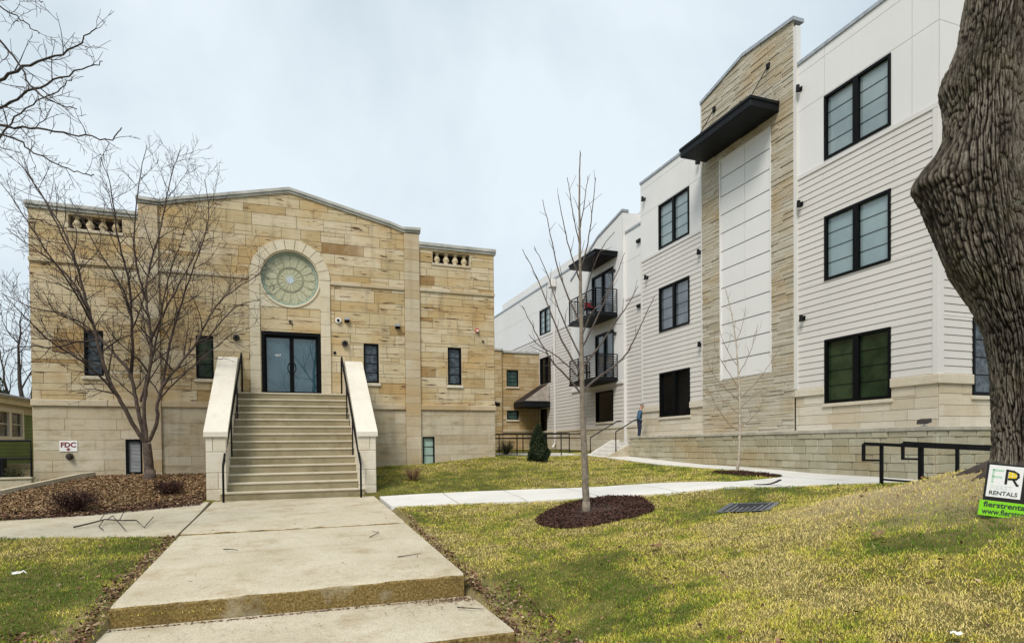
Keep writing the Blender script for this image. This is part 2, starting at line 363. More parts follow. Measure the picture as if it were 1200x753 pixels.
def backing(mb, pl, u0, u1, z0, z1, holes=(), hp=(), h=0.0, mi=0):
    for a, b, c, d in holes_out([(u0, u1, z0, z1)], holes):
        p = [(a, c), (b, c), (b, d), (a, d)]; p = clip(p, hp) if hp else p
        if p:
            f = list(range(len(p))); mb.add([pl(q[0], q[1], h) for q in p], [f[::-1] if pl.flip else f], .5, mi)
def window(parent, pl, u0, u1, z0, z1, lites=1, bars=0, glass='glass_dark', frame='black_frame', fw=.05, depth=.10, proud=.0, reveal=None, sill=None, name='window', mull=None, bar_mat=None, bw=.011):
    mb = MB(); g = -depth; mull = mull or fw
    us = [u0, u1]
    pbox(mb, pl, u0, u0+fw, z0, z1, g-.04, proud); pbox(mb, pl, u1-fw, u1, z0, z1, g-.04, proud)
    pbox(mb, pl, u0+fw, u1-fw, z1-fw, z1, g-.04, proud-.002); pbox(mb, pl, u0+fw, u1-fw, z0, z0+fw, g-.04, proud-.002)
    w = (u1-u0-2*fw-(lites-1)*mull)/lites
    for k in range(1, lites):
        a = u0+fw+k*w+(k-1)*mull; pbox(mb, pl, a, a+mull, z0+fw, z1-fw, g-.04, proud-.004)
    fr = mb.build(name, frame, parent)
    gb = MB()
    for k in range(lites):
        a = u0+fw+k*(w+mull); gb.add([pl(a, z0+fw, g), pl(a+w, z0+fw, g), pl(a+w, z1-fw, g), pl(a, z1-fw, g)], [(3, 2, 1, 0) if pl.flip else (0, 1, 2, 3)], .3)
    gb.build('pane', glass, fr)
    if bars:
        for k in range(lites):
            a = u0+fw+k*(w+mull)
            for j in range(1, bars+1):
                z = z0+fw+(z1-z0-2*fw)*j/(bars+1); bb = MB(); pbox(bb, pl, a, a+w, z-bw, z+bw, g+.001, g+.012); bb.build('glazing_bar', bar_mat or frame, fr)
    if reveal:
        rb = MB()
        for (a, b, c, d) in ((u0-.02, u0, z0, z1), (u1, u1+.02, z0, z1), (u0-.02, u1+.02, z1, z1+.02), (u0-.02, u1+.02, z0-.02, z0)):
            pbox(rb, pl, a, b, c, d, g-.05, .009)
        rb.build('reveal', reveal, fr)
    if sill:
        sb = MB(); pbev(sb, pl, u0-.06, u1+.06, z0-.11, z0-.021, -.05, .07, .008, .2); sb.build('sill', sill, fr)
    return fr
# ================================================================== TERRAIN
CP = np.array([
 (0,7.8,.03),(0,9,.10),(0,12,.24),(0,16.5,.41),(-2,7.6,.0),(2.2,7.7,.02),(-2.1,9.5,.11),(2.3,9.5,.13),(-2.1,12,.24),(2.3,12,.28),
 (0,6.9,-.24),(2.25,6.6,-.16),(-2,6.6,-.2),(2.3,5.6,-.30),(-2,5.6,-.34),(0,5.0,-.5),(0,3,-.5),(0,0,-.5),(-5,3,-.4),(-5,6,-.12),(-3.2,6.6,-.12),(-6,8,.06),(-3.5,9,.1),
 (2.9,5.6,-.1),(3.2,4.2,.08),(3.45,3.3,.2),(4.6,2.6,.4),(3.0,7.5,.08),(4.5,6,.3),(5.6,3.9,.66),(6.5,4.0,.86),(6.6,5.6,.78),(8.4,4.9,1.40),(7.6,4.9,1.22),(8.6,5.9,1.28),(9.4,4.2,1.4),
 (7,7,.68),(5.2,10.2,.47),(8,9.1,.63),(3,9.5,.16),(3.2,12,.33),(9.3,9.8,.83),(8.5,10.1,.84),(10.05,8.05,.97),(11,7.4,1.0),(9,7.4,.93),(10.5,6,1.25),(12.5,6.6,.98),(14,4,1.1),(8,1,.9),(13,9,.88),(13,11,.89),
 (-6,12,.28),(-6,14.7,.32),(-12,12,.25),(-4,15.8,.37),(-2.1,16,.43),(-4.6,20,.86),(-5.5,21,.9),(-7.2,21.5,.8),(-2.2,20.5,.85),(-2.2,18,.58),(-5,17.5,.58),(-6.6,18.2,.6),(-8,17,.42),(-8.5,21,.45),(-12,20,.3),(-9,26,.4),(-14,30,.4),
 (2.05,16,.44),(2.05,14,.37),(3.9,13,.47),(4.6,15.6,.52),(7.1,13.9,.65),(5.8,11.4,.62),(9.6,11.4,.85),(12,12.4,.86),(11.4,9.8,.84),(11.5,13.6,.95),
 (2.4,17,.58),(2.4,21.5,1.05),(4.5,21.5,1.12),(7.2,21.5,1.33),(4,18.5,.8),(12.3,17.7,1.02),(12.3,23.4,1.28),(8,20,1.13),(8.4,20.6,1.15),(9.6,23.5,1.24),(9,27,1.32),(12,30,1.45),(8,33,1.45),(14,30,1.5),(14,36,1.5),(8,17,.9),
 (0,-10,-.5),(12,-10,-.4),(-12,-8,-.5),(25,0,.9),(22,9,.9),(-25,20,.2),(-40,0,-.4),(40,-20,-.2),(60,60,1.4),(-60,60,.5),(0,110,1.4),(0,-60,-.5),(100,0,1.),(-100,0,0)], float)
def _ker(d2): return np.sqrt(d2+.35)
_A = _ker(((CP[:, None, :2]-CP[None, :, :2])**2).sum(-1)); _n = len(CP)
_S = np.zeros((_n+1, _n+1)); _S[:_n, :_n] = _A-np.eye(_n)*.02; _S[:_n, _n] = 1; _S[_n, :_n] = 1
_W = np.linalg.solve(_S, np.append(CP[:, 2], 0))
def gz(x, y):
    x = np.asarray(x, float); y = np.asarray(y, float); sh = x.shape
    P = np.stack([x.ravel(), y.ravel()], 1); out = np.zeros(len(P))
    for i in range(0, len(P), 40000):
        q = P[i:i+40000]; d2 = ((q[:, None, :]-CP[None, :, :2])**2).sum(-1); out[i:i+40000] = _ker(d2)@_W[:_n]+_W[_n]
    return out.reshape(sh)
def g1(x, y): return float(gz(np.array([x]), np.array([y]))[0])
def inpoly(px, py, poly):
    r = np.zeros(px.shape, bool); n = len(poly); j = n-1
    for i in range(n):
        xi, yi = poly[i]; xj, yj = poly[j]
        c = ((yi > py) != (yj > py)) & (px < (xj-xi)*(py-yi)/(yj-yi+1e-12)+xi); r ^= c; j = i
    return r
def blob(cx, cy, rx, ry, rot=0, n=28, amp=.06, seed=0):
    rg = random.Random(seed); ph = [rg.random()*6.28 for _ in range(4)]; out = []
    for k in range(n):
        a = 2*PI*k/n; q = 1+amp*sum(math.sin((j+2)*a+ph[j])/(j+1) for j in range(4)); x = rx*q*math.cos(a); y = ry*q*math.sin(a)
        out.append((cx+x*math.cos(rot)-y*math.sin(rot), cy+x*math.sin(rot)+y*math.cos(rot)))
    return out
WALK = [(-1.85, 7.5), (2.05, 7.5), (2.05, 16.75), (-1.85, 16.75)]
LOWER = [(-1.9, 5.6), (2.13, 5.85), (2.13, 7.52), (-1.86, 7.48)]
CW_L = [(-1.91, 11.8), (-1.91, 16.3), (-2.6, 15.9), (-4.0, 15.3), (-5.5, 14.95), (-14, 14.6), (-14, 12.5), (-4.6, 12.45)]
CW_LO = [(2.11, 14.0), (3.9, 13.0), (5.8, 11.45), (7.2, 10.7), (8.5, 10.15), (10.0, 9.75), (11.4, 9.3), (12.0, 9.0)]
CW_UP = [(2.11, 16.0), (4.6, 15.6), (7.1, 13.9), (8.4, 12.75), (9.6, 11.45), (11.2, 12.0), (12.0, 12.4)]
CW_R = CW_LO+CW_UP[::-1]
SIDE = [(12.0, 9.0), (11.9, 7.6), (13.2, 6.4), (13.22, 9.3), (13.22, 22.0), (13.3, 24.6), (12.0, 24.6)]
RAMP = [(12.05, 24.0), (12.05, 25.9), (10.2, 27.1), (8.0, 29.4), (7.4, 28.3), (9.4, 25.6), (10.6, 24.3)]
BED_L = [(-2.05, 15.95), (-2.05, 21.55), (-7.1, 21.55), (-5.85, 20.9), (-6.8, 18.4), (-8.6, 15.6), (-9, 14.75), (-5.5, 15.0), (-4.0, 15.35), (-2.6, 15.95)]
RING = blob(5.4, 10.22, 1.33, .98, .3, seed=2)
BIRCH = blob(11.5, 13.15, .95, .42, -.95, seed=5)
HARD = [WALK, LOWER, CW_L, CW_R, SIDE, RAMP]; BEDS = [BED_L, RING, BIRCH]
def bare_at(x, y):
    b = np.exp(-(((x-8.7)/2.0)**2+((y-6.6)/1.25)**2)**1.3)
    b = np.maximum(b, .9*np.exp(-(((x-8.2)/1.6)**2+((y-5.3)/1.5)**2)))
    b = np.maximum(b, .55*np.exp(-(((x-2.2)/.2)**2+((y-6.6)/1.3)**2)))
    b = np.maximum(b, .55*np.exp(-(((x+2.03)/.2)**2+((y-7.0)/1.1)**2)))
    for ex, sg in ((-1.85, -1), (2.05, 1)):
        b = np.maximum(b, .55*np.exp(-((x-ex-sg*.04)/.12)**2)*((y > 7) & (y < 14)))
    return np.clip(b*(.55+.9*fbm(x*1.3, y*1.3)), 0, 1)
def grid_axis(lo, hi, f0, f1, fine):
    a = list(np.arange(f0, f1+1e-6, fine)); s = fine; x = f0
    while x > lo: s *= 1.35; x -= s; a.insert(0, x)
    s = fine; x = f1
    while x < hi: s *= 1.35; x += s; a.append(x)
    return np.array(a)
ax = grid_axis(-500, 500, -9, 15, .16); ay = grid_axis(-400, 900, 3, 25, .16)
GX, GY = np.meshgrid(ax, ay, indexing='ij'); GZ = gz(GX, GY)
near = (GX > -12) & (GX < 16) & (GY > 1) & (GY < 32)
GZ = GZ + near*(.05*(fbm(GX*1.1, GY*1.1)-.5)+.02*(fbm(GX*5, GY*5, 3)-.5))
for pl_ in HARD: GZ = np.where(inpoly(GX, GY, pl_), GZ-.05, GZ)
GZ = np.where((GX > -1.9) & (GX < 2.12) & (GY > 5.5) & (GY < 7.62), np.minimum(GZ, -.30), GZ)
GZ = np.where((GX > -1.85) & (GX < 2.05) & (GY >= 7.62) & (GY < 16.6), np.minimum(GZ, .085+(GY-7.5)*.0379-.09), GZ)
_v = np.stack([GX.ravel(), GY.ravel(), GZ.ravel()], 1); ny = len(ay)
_i = (np.arange(len(ax)-1)[:, None]*ny+np.arange(ny-1)[None, :]).ravel()
me = bpy.data.meshes.new('ground'); me.from_pydata(_v.tolist(), [], np.stack([_i, _i+ny, _i+ny+1, _i+1], 1).tolist())
me.materials.append(M['soil']); me.polygons.foreach_set('use_smooth', [True]*len(me.polygons))
at = me.attributes.new('bare', 'FLOAT', 'POINT'); at.data.foreach_set('value', bare_at(GX, GY).ravel().astype('f'))
struct(link('lawn_ground', me))
def sheet(name, poly, mat_, lift=.02, step=.35, thick=.12, joints=()):
    bm = bmesh.new(); f = bm.faces.new([bm.verts.new((x, y, 0)) for x, y in poly])
    if f.normal.z < 0 or sum(poly[i-1][0]*poly[i][1]-poly[i][0]*poly[i-1][1] for i in range(len(poly))) < 0: bmesh.ops.reverse_faces(bm, faces=[f])
    xs = [p[0] for p in poly]; ys = [p[1] for p in poly]
    for ax_, lo, hi in ((0, min(xs), max(xs)), (1, min(ys), max(ys))):
        c = lo+step
        while c < hi:
            no = (1, 0, 0) if ax_ == 0 else (0, 1, 0); pt = (c, 0, 0) if ax_ == 0 else (0, c, 0)
            bmesh.ops.bisect_plane(bm, geom=bm.verts[:]+bm.edges[:]+bm.faces[:], plane_co=pt, plane_no=no); c += step
    ext = bmesh.ops.extrude_face_region(bm, geom=bm.faces[:])
    top = {v for v in ext['geom'] if isinstance(v, bmesh.types.BMVert)}
    vs = list(bm.verts); z = gz(np.array([v.co.x for v in vs]), np.array([v.co.y for v in vs]))
    for v, zz in zip(vs, z): v.co.z = zz+lift if v in top else zz+lift-thick
    bmesh.ops.recalc_face_normals(bm, faces=bm.faces[:])
    me = bpy.data.meshes.new(name); bm.to_mesh(me); bm.free(); me.materials.append(M[mat_]); return struct(link(name, me))
sheet('crosswalk_path', CW_L, 'concrete_old', .012)
def along(pl, t):
    pl = np.array(pl); d = np.concatenate([[0], np.cumsum(np.linalg.norm(np.diff(pl, axis=0), axis=1))]); s_ = t*d[-1]; return (float(np.interp(s_, d, pl[:, 0])), float(np.interp(s_, d, pl[:, 1])))
K_ = 7
for k in range(K_):
    ts_ = np.linspace(k/K_+.0012, (k+1)/K_-.0012, 6); sheet('lawn_path', [along(CW_LO, t) for t in ts_]+[along(CW_UP, t) for t in ts_[::-1]], 'concrete_new', .014)
sheet('building_path', [(12.01, 9.0), (11.9, 7.6), (13.2, 6.4), (13.22, 9.3), (13.22, 10.98), (12.01, 10.98)], 'concrete_new', .018)
for k in range(9):
    y0 = 11.0+k*1.5; sheet('building_path', [(12.01, y0), (13.22, y0), (13.22, y0+1.485), (12.01, y0+1.485)], 'concrete_new', .018)
# front walk: rigid slabs with joints
def slab(name, x0, x1, y0, y1, z00, z10, z11, z01, thick, mats):
    bm = bmesh.new(); nx, ny_ = 90, 60
    top = [[bm.verts.new((x0+(x1-x0)*i/nx, y0+(y1-y0)*j/ny_, (z00*(1-i/nx)+z10*i/nx)*(1-j/ny_)+(z01*(1-i/nx)+z11*i/nx)*j/ny_)) for j in range(ny_+1)] for i in range(nx+1)]
    for i in range(nx):
        for j in range(ny_): bm.faces.new((top[i][j], top[i+1][j], top[i+1][j+1], top[i][j+1]))
    def edge(loop):
        lo = [bm.verts.new((v.co.x, v.co.y, v.co.z-.035)) for v in loop]; lo2 = [bm.verts.new((v.co.x, v.co.y, v.co.z-thick)) for v in loop]
        for k in range(len(loop)-1):
            for a, b in ((loop, lo), (lo, lo2)):
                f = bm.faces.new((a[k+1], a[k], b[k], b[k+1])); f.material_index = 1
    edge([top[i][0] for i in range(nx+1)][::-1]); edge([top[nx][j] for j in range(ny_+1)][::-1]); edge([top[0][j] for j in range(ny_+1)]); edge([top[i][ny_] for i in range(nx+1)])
    # worn front arris
    rg = np.random.RandomState(5)
    for i in range(nx+1):
        for j, am in ((0, .05), (1, .012)): 
            v = top[i][j]; q = fbm(np.array([v.co.x*4.3]), np.array([v.co.y*.5+j*.3]), 5)**1.6; v.co.z -= am*float(q[0])
            if j == 0: v.co.y += .06*float(q[0])
    bmesh.ops.recalc_face_normals(bm, faces=bm.faces[:])
    me = bpy.data.meshes.new(name); bm.to_mesh(me); bm.free()
    for m in mats: me.materials.append(M[m])
    return struct(link(name, me))
def wz(y): return .085+(y-7.5)*(.43-.085)/9.1
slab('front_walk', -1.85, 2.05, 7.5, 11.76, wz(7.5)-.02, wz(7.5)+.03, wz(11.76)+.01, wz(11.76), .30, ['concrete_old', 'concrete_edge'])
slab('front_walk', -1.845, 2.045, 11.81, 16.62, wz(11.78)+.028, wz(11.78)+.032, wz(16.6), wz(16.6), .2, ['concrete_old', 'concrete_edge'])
slab('lower_walk', -1.86, 2.13, 5.84, 7.49, -.17, -.16, -.175, -.16, .30, ['concrete_old', 'concrete_edge'])
# ================================================================== STONE BUILDING (the former church)
D = 21.6
rng = random.Random(11)
ch = thing('stone_building', 'tan limestone building with a low gable, round window and glass double door', 'building', (0, D, 1.0))
fp = front(D); WX = 7.17; PX0, PX1 = 3.83, 4.36
WTB, WTT, TOPT, SH, PK = 3.05, 3.25, 8.86, 9.30, 10.22
ROSE = (0.02, 7.38, .90)
wins = [(-5.86, -5.35), (-2.84, -2.33), (2.38, 2.90), (5.38, 5.89)]; wz0, wz1 = 3.98, 5.35
bwl = (-4.83, -4.36, .97, 2.06); bwr = (4.41, 4.86, 1.06, 2.10)
door = (-.90, .96, 3.47, 5.60)
holes = [(a, b, wz0, wz1) for a, b in wins]+[bwl, bwr, door, (ROSE[0]-.97, ROSE[0]+.97, 6.42, 8.36), (-6.19, -4.80, 8.36, 8.78), (4.86, 6.25, 8.36, 8.78)]
mb = MB()
gl = [(PK-SH)/4.1]
gab = [(-gl[0], 1, PK-gl[0]*0.02), (gl[0], 1, PK+gl[0]*0.02)]          # z <= PK - s|x|
base_holes = holes
def btone(r): return r.random()
surh = [(-1.25, -.93, 3.0, 7.4), (.97, 1.29, 3.0, 7.4)]
masonry(mb, fp, -PX0, PX0, WTT, PK+.1, [.21, .27, .33, .36, .40], (.5, 1.6), rng, holes+surh, gab, .26, gap=.0055, tonef=btone)
for a, b in ((-WX, -PX1), (PX1, WX)):
    masonry(mb, fp, a, b, WTT, TOPT, [.21, .27, .33, .36], (.45, 1.3), rng, holes, (), .22, gap=.0055)
backing(mb, fp, -WX, WX, WTT, TOPT, holes, mi=1); backing(mb, fp, -PX1, PX1, TOPT, PK+.1, [(ROSE[0]-.97, ROSE[0]+.97, 6.42, 8.36)], gab, mi=1)
mb.build('wall', ['stone_upper', 'mortar'], ch)
mb = MB()
for a, b in ((-WX, -PX1), (-PX0, PX0), (PX1, WX)):
    masonry(mb, fp, a, b, .2, WTB, [.30, .34, .37], (.9, 2.3), rng, [bwl, bwr, door], (), 0, gap=.0042, h=.010)
backing(mb, fp, -WX, WX, .0, WTB, [bwl, bwr, door], mi=1)
mb.build('base_wall', ['stone_lower', 'mortar_light'], ch)
# water table, upper belt, pilasters, copings
for a, b in ((-WX-.04, -PX1), (-PX0, -1.27), (1.3, PX0), (PX1, WX+.04)):
    mb = MB(); u = a
    while u < b-.01:
        v = min(b, u+rng.uniform(1.2, 2.0)); v = b if b-v < .4 else v; pbev(mb, fp, u+.003, v-.003, WTB, WTT, -.05, .07, .02, rng.random()); u = v
    mb.build('water_table', 'stone_trim', ch)
for a, b in ((-WX-.03, -PX1), (-PX0, -1.27), (1.3, PX0), (PX1, WX+.03)):
    zz = 7.30 if abs(a) > 4 or abs(b) > 4.4 else 7.27
    mb = MB(); u = a
    while u < b-.01:
        v = min(b, u+rng.uniform(1.0, 1.7)); v = b if b-v < .4 else v; pbev(mb, fp, u+.003, v-.003, zz, zz+.13, -.05, .06, .015, rng.random()); u = v
    mb.build('belt_course', 'stone_trim', ch)
for s in (-1, 1):
    mb = MB(); a, b = (PX0, PX1) if s > 0 else (-PX1, -PX0); z = .3
    while z < SH-.02:
        h = rng.choice((.28, .36, .45)); h = SH-z if SH-z-h < .2 else h
        pbev(mb, fp, a, b, z+.004, z+h-.004, -.05, .085, .008, rng.random()); z += h
    pbox(mb, fp, a+.01, b-.01, .3, SH, -.04, .075, .5)
    mb.build('pilaster', 'stone_trim', ch)
mb = MB()
def coping(mb, p, q, th=.13, over=.1, dep=.42, tone=.5):        # sloping coping from (u,z) to (u,z) underside
    (u0, z0), (u1, z1) = p, q
    prism(mb, fp, [(u0, z0), (u1, z1), (u1, z1+th*.45), (u0, z0+th*.45)], -dep, over*.6, tone, 0, 0, True)
    prism(mb, fp, [(u0, z0+th*.45+.002), (u1, z1+th*.45+.002), (u1, z1+th), (u0, z0+th)], -dep-.05, over, tone, 0, 0, True)
coping(mb, (-WX-.08, TOPT), (-PX1+.0, TOPT), .19); coping(mb, (PX1, TOPT), (WX+.08, TOPT), .19)
coping(mb, (-PX1-.05, SH+.05), (-PX0+.02, SH+.02), .17, .16); coping(mb, (PX0-.02, SH+.02), (PX1+.05, SH+.05), .17, .16)
def gz_(u): return PK-gl[0]*abs(u-.02)
pts = [(-PX0+.022, SH+.03), (-3.2, SH+.06)]
coping(mb, (-PX0+.022, SH+.03), (-3.35, gz_(-3.35)-.0), .17); coping(mb, (-3.348, gz_(-3.348)), (.02, PK), .17); coping(mb, (.022, PK), (3.348, gz_(3.348)), .17); coping(mb, (3.35, gz_(3.35)), (PX0-.022, SH+.03), .17)
mb.build('coping', 'coping', ch)
# flanks, back and roof
mb = MB()
for pl in (east(WX), west(-WX)):
    masonry(mb, pl, D+.0, D+14, WTT, TOPT, [.21, .27, .33], (.4, 1.2), rng); backing(mb, pl, D, D+14, 0, TOPT, mi=1)
    masonry(mb, pl, D+.0, D+14, .2, WTT, [.34], (.9, 2.0), rng)
mb.add([(-WX, D+14, 0), (WX, D+14, 0), (WX, D+14, TOPT), (-WX, D+14, TOPT)], [(3, 2, 1, 0)], .5, 1)
mb.build('side_wall', ['stone_upper', 'mortar'], ch)
mb = MB(); mb.add([(-WX, D+.35, TOPT-.3), (WX, D+.35, TOPT-.3), (WX, D+14, TOPT-.3), (-WX, D+14, TOPT-.3)], [(0, 1, 2, 3)])
mb.add([(-PX1, D+.4, SH-.2), (0, D+.4, PK-.1), (0, D+14, PK-.1), (-PX1, D+14, SH-.2), (PX1, D+.4, SH-.2), (PX1, D+14, SH-.2)], [(0, 1, 2, 3), (1, 4, 5, 2)])
mb.add([(-PX1, D+.38, TOPT-.3), (PX1, D+.38, TOPT-.3), (PX1, D+.38, SH+.1), (0, D+.38, PK), (-PX1, D+.38, SH+.1)], [(4, 3, 2, 1, 0)])
mb.build('roof', 'shingle', ch)
# arched surround with voussoirs and jamb blocks
mb = MB(); R0, R1 = .93, 1.27; cx, cz = ROSE[0], 7.40
nv = 11
for k in range(nv):
    a0 = PI*k/nv+.008; a1 = PI*(k+1)/nv-.008; poly = []
    for j in range(7): a = a0+(a1-a0)*j/6; poly.append((cx+R1*math.cos(a), cz+R1*math.sin(a)))
    for j in range(7): a = a1+(a0-a1)*j/6; poly.append((cx+R0*math.cos(a), cz+R0*math.sin(a)))
    for j in range(6):
        p = [poly[j], poly[j+1], poly[12-j], poly[13-j]]; prism(mb, fp, p, -.05, .06, .15+.1*(k % 3), 0)
for a, b in ((-1.25, -.93), (.97, 1.29)):
    z = 3.27
    while z < 7.38:
        h = rng.choice((.42, .5, .6)); h = 7.4-z if 7.4-z-h < .25 else h
        pbev(mb, fp, a, b, z+.004, z+h-.004, -.05, .05, .006, rng.random()*.6); z += h
mb.build('arch_surround', 'stone_cream', ch)
# square-to-circle infill round the rose window
mb = MB(); n = 48; x0, x1, z0, z1 = ROSE[0]-.97, ROSE[0]+.97, 6.42, 8.36
inn = []; out = []
for k in range(n):
    a = 2*PI*k/n; c, s = math.cos(a), math.sin(a); m = min(.97/abs(c) if abs(c) > 1e-6 else 9, (z1-ROSE[1] if s > 0 else ROSE[1]-z0)/abs(s) if abs(s) > 1e-6 else 9)
    inn.append(fp(ROSE[0]+.90*c, ROSE[1]+.90*s, .012)); out.append(fp(ROSE[0]+m*c, ROSE[1]+m*s, .012))
mb.add(inn+out, [(k, n+k, n+(k+1) % n, (k+1) % n) for k in range(n)], .3)
dp = [fp(ROSE[0]+.90*math.cos(2*PI*k/n), ROSE[1]+.90*math.sin(2*PI*k/n), -.16) for k in range(n)]
mb.add(inn+dp, [(k, (k+1) % n, n+(k+1) % n, n+k) for k in range(n)], .6)
ringp = []
for k in range(n//2+1):                                         # pale moulded lower lip
    a = PI+PI*k/(n//2); ringp.append(fp(ROSE[0]+.945*math.cos(a), ROSE[1]+.945*math.sin(a), .012))
mb.tube(ringp, .038, 8, .1)
mb.build('window_surround', 'stone_cream', ch)
rw = MB(); rw.tube([fp(ROSE[0]+.865*math.cos(2*PI*k/n), ROSE[1]+.865*math.sin(2*PI*k/n), -.115) for k in range(n+1)], .04, 6, 0, 0, False)
rf = rw.build('round_window', 'rose_ring', ch)
gm = MB(); rr = [0.001, .10, .2, .38, .46, .60, .72, .80, .86]
for j in range(len(rr)-1):
    for k in range(n):
        a0, a1 = 2*PI*k/n, 2*PI*(k+1)/n; q = [(rr[j], a0), (rr[j+1], a0), (rr[j+1], a1), (rr[j], a1)]
        tone = (0, 0, .15, .5, .05, .1+.25*(k % 4 == 0), .1+.2*(k % 4 in (1, 2)), .9)[j]
        gm.add([fp(ROSE[0]+r*math.cos(a), ROSE[1]+r*math.sin(a), -.13) for r, a in q], [(0, 1, 2, 3)], tone)
gm.build('stained_glass', 'rose_glass', rf)
lm = MB()
def arcpts(cx_, cz_, r, a0, a1, m=14): return [fp(cx_+r*math.cos(a0+(a1-a0)*i/m), cz_+r*math.sin(a0+(a1-a0)*i/m), -.122) for i in range(m+1)]
for r in (.38, .42): lm.tube(arcpts(ROSE[0], ROSE[1], r, 0, 2*PI, 40), .011, 4)
for k in range(16):
    a = 2*PI*k/16; c, s = math.cos(a), math.sin(a)
    lm.tube([fp(ROSE[0]+r*c, ROSE[1]+r*s, -.122) for r in (.42, .66)], .006, 4)
    lm.tube(arcpts(ROSE[0]+.70*math.cos(a+PI/16), ROSE[1]+.70*math.sin(a+PI/16), .125, a+PI/16-2.0, a+PI/16+2.0, 12), .006, 4)
    lm.tube([fp(ROSE[0]+r*c, ROSE[1]+r*s, -.122) for r in (.16, .38)], .005, 4)
lm.build('leading', 'lead_line', rf)
cm = MB(); cm.add([fp(ROSE[0], ROSE[1], -.118)]+[fp(ROSE[0]+(.15 if k % 2 else .11)*math.cos(PI*k/10), ROSE[1]+(.15 if k % 2 else .11)*math.sin(PI*k/10), -.118) for k in range(20)], [(0, k+1, (k+1) % 20+1) for k in range(20)])
cm.build('medallion', 'rose_centre', rf)
# windows
for i, (a, b) in enumerate(wins):
    window(ch, fp, a, b, wz0, wz1, 1, 2 if i < 2 else 3, ['glass_dark', 'glass_green', 'glass_dark', 'glass_dark'][i], fw=.06, depth=.09, reveal='stone_trim', sill='stone_pale')
window(ch, fp, *bwl, 1, 0, 'louver_grey', fw=.07, depth=.1, reveal='stone_pale', name='louver_window')
mb = MB()
for k in range(22): z = 1.05+k*.043; mb.add([fp(-4.76, z, -.055), fp(-4.43, z, -.055), fp(-4.43, z+.04, -.085), fp(-4.76, z+.04, -.085)], [(0, 1, 2, 3)])
mb.build('louver', 'louver_grey', ch)
window(ch, fp, *bwr, 1, 2, 'glass_mint', fw=.05, depth=.08, reveal='stone_pale', name='basement_window')
# balustrade openings in the corner parapets
for a, b in ((-6.19, -4.80), (4.86, 6.25)):
    mb = MB(); pbox(mb, fp, a, b, 8.36, 8.78, -.42, -.40); br = mb.build('balustrade', 'pit_black', ch)
    rb = MB()
    for q in ((a-.02, a, 8.36, 8.78), (b, b+.02, 8.36, 8.78), (a-.02, b+.02, 8.78, 8.80)): pbox(rb, fp, q[0], q[1], q[2], q[3], -.42, .01)
    pbev(rb, fp, a-.03, b+.03, 8.27, 8.36, -.42, .045, .01); rb.build('rail', 'stone_trim', br)
    for k in range(4):
        u = a+(b-a)*(k+.55)/4.1; bl = MB()
        bl.lathe(fp(u, 8.36, -.13), [(.085, 0), (.085, .04), (.06, .05), (.115, .13), (.12, .17), (.085, .25), (.05, .31), (.05, .34), (.085, .36), (.085, .42)], 12); bl.build('baluster', 'annex_stone', br, True)
# entrance doors
dr = thing('glass_door', 'black framed glass double door at the top of the stone stairs', 'door', (0, D, 3.47)) if False else None
mb = MB(); a, b, z0, z1 = door
for q in ((a, a+.085, z0, z1), (b-.085, b, z0, z1)): pbox(mb, fp, *q, -.18, .02)
pbox(mb, fp, a+.085, b-.085, z1-.11, z1, -.18, .018)
df = mb.build('door_frame', 'black_frame', ch)
for s in (0, 1):
    m0 = (a+b)/2; u0, u1 = (a+.087, m0-.003) if s == 0 else (m0+.003, b-.087)
    mb = MB()
    for q in ((u0, u0+.065, z0+.01, z1-.112), (u1-.065, u1, z0+.01, z1-.112), (u0+.065, u1-.065, z1-.19, z1-.112), (u0+.065, u1-.065, z0+.01, z0+.16)): pbox(mb, fp, *q, -.14, -.09)
    dl = mb.build('door', 'black_frame', ch)
    g = MB(); g.add([fp(u0+.065, z0+.16, -.12), fp(u1-.065, z0+.16, -.12), fp(u1-.065, z1-.19, -.12), fp(u0+.065, z1-.19, -.12)], [(0, 1, 2, 3)]); g.build('pane', 'glass_door', dl)
    hd = MB(); hx = u1-.05 if s == 0 else u0+.05; sg = -1 if s == 0 else 1
    hd.tube([fp(hx, 4.26, -.09)]+[fp(hx+sg*.075*math.sin(PI*k/8), 4.42-.16*math.cos(PI*k/8), -.03) for k in range(9)]+[fp(hx, 4.58, -.09)], .016, 6); hd.build('handle', 'black_metal', dl)
    if s == 0:
        tx = MB(); text_mesh('4007', .115, lambda x, y, z: fp(-.50+x*.85, 4.80+y, -.115+z), mb=tx); tx.build('number', 'white_plastic', dl)
# wall fixtures
def wall_can(u, z, r=.105):
    mb = MB(); mb.tube([fp(u, z, -.01), fp(u, z, .05), fp(u, z, .12), fp(u, z, .14)], [r*.8, r, r, r*.75], 18); l = mb.build('wall_lamp', 'dark_bronze', ch, False)
    mb = MB(); mb.tube([fp(u, z, .138), fp(u, z, .15)], [r*.55, r*.5], 14); l2 = mb.build('lens', 'black_metal', l)
wall_can(-1.65, 5.32); wall_can(1.75, 5.30)
mb = MB(); mb.tube([fp(1.54, 6.08, 0), fp(1.54, 6.08, .08)], [.1, .1], 14, 0, 0); mb.tube([fp(1.54, 6.08, .08), fp(1.54, 6.06, .13)], [.05, .04], 10, 0, 1); mb.build('camera_dome', ['white_plastic', 'black_metal'], ch)
for u, z in ((1.83, 6.10), (3.56, 5.98)):
    mb = MB(); pbev(mb, fp, u-.08, u+.08, z, z+.09, 0, .12, .01, 0, 0); mb.add([fp(u-.08, z, .17), fp(u+.08, z, .17), fp(u+.08, z-.075, .0), fp(u-.08, z-.075, .0), fp(u-.08, z, .0), fp(u+.08, z, .0)], [(0, 1, 2, 3), (0, 3, 4), (1, 5, 2)], 0, 1); mb.build('flood_lamp', ['grey_metal', 'black_metal'], ch)
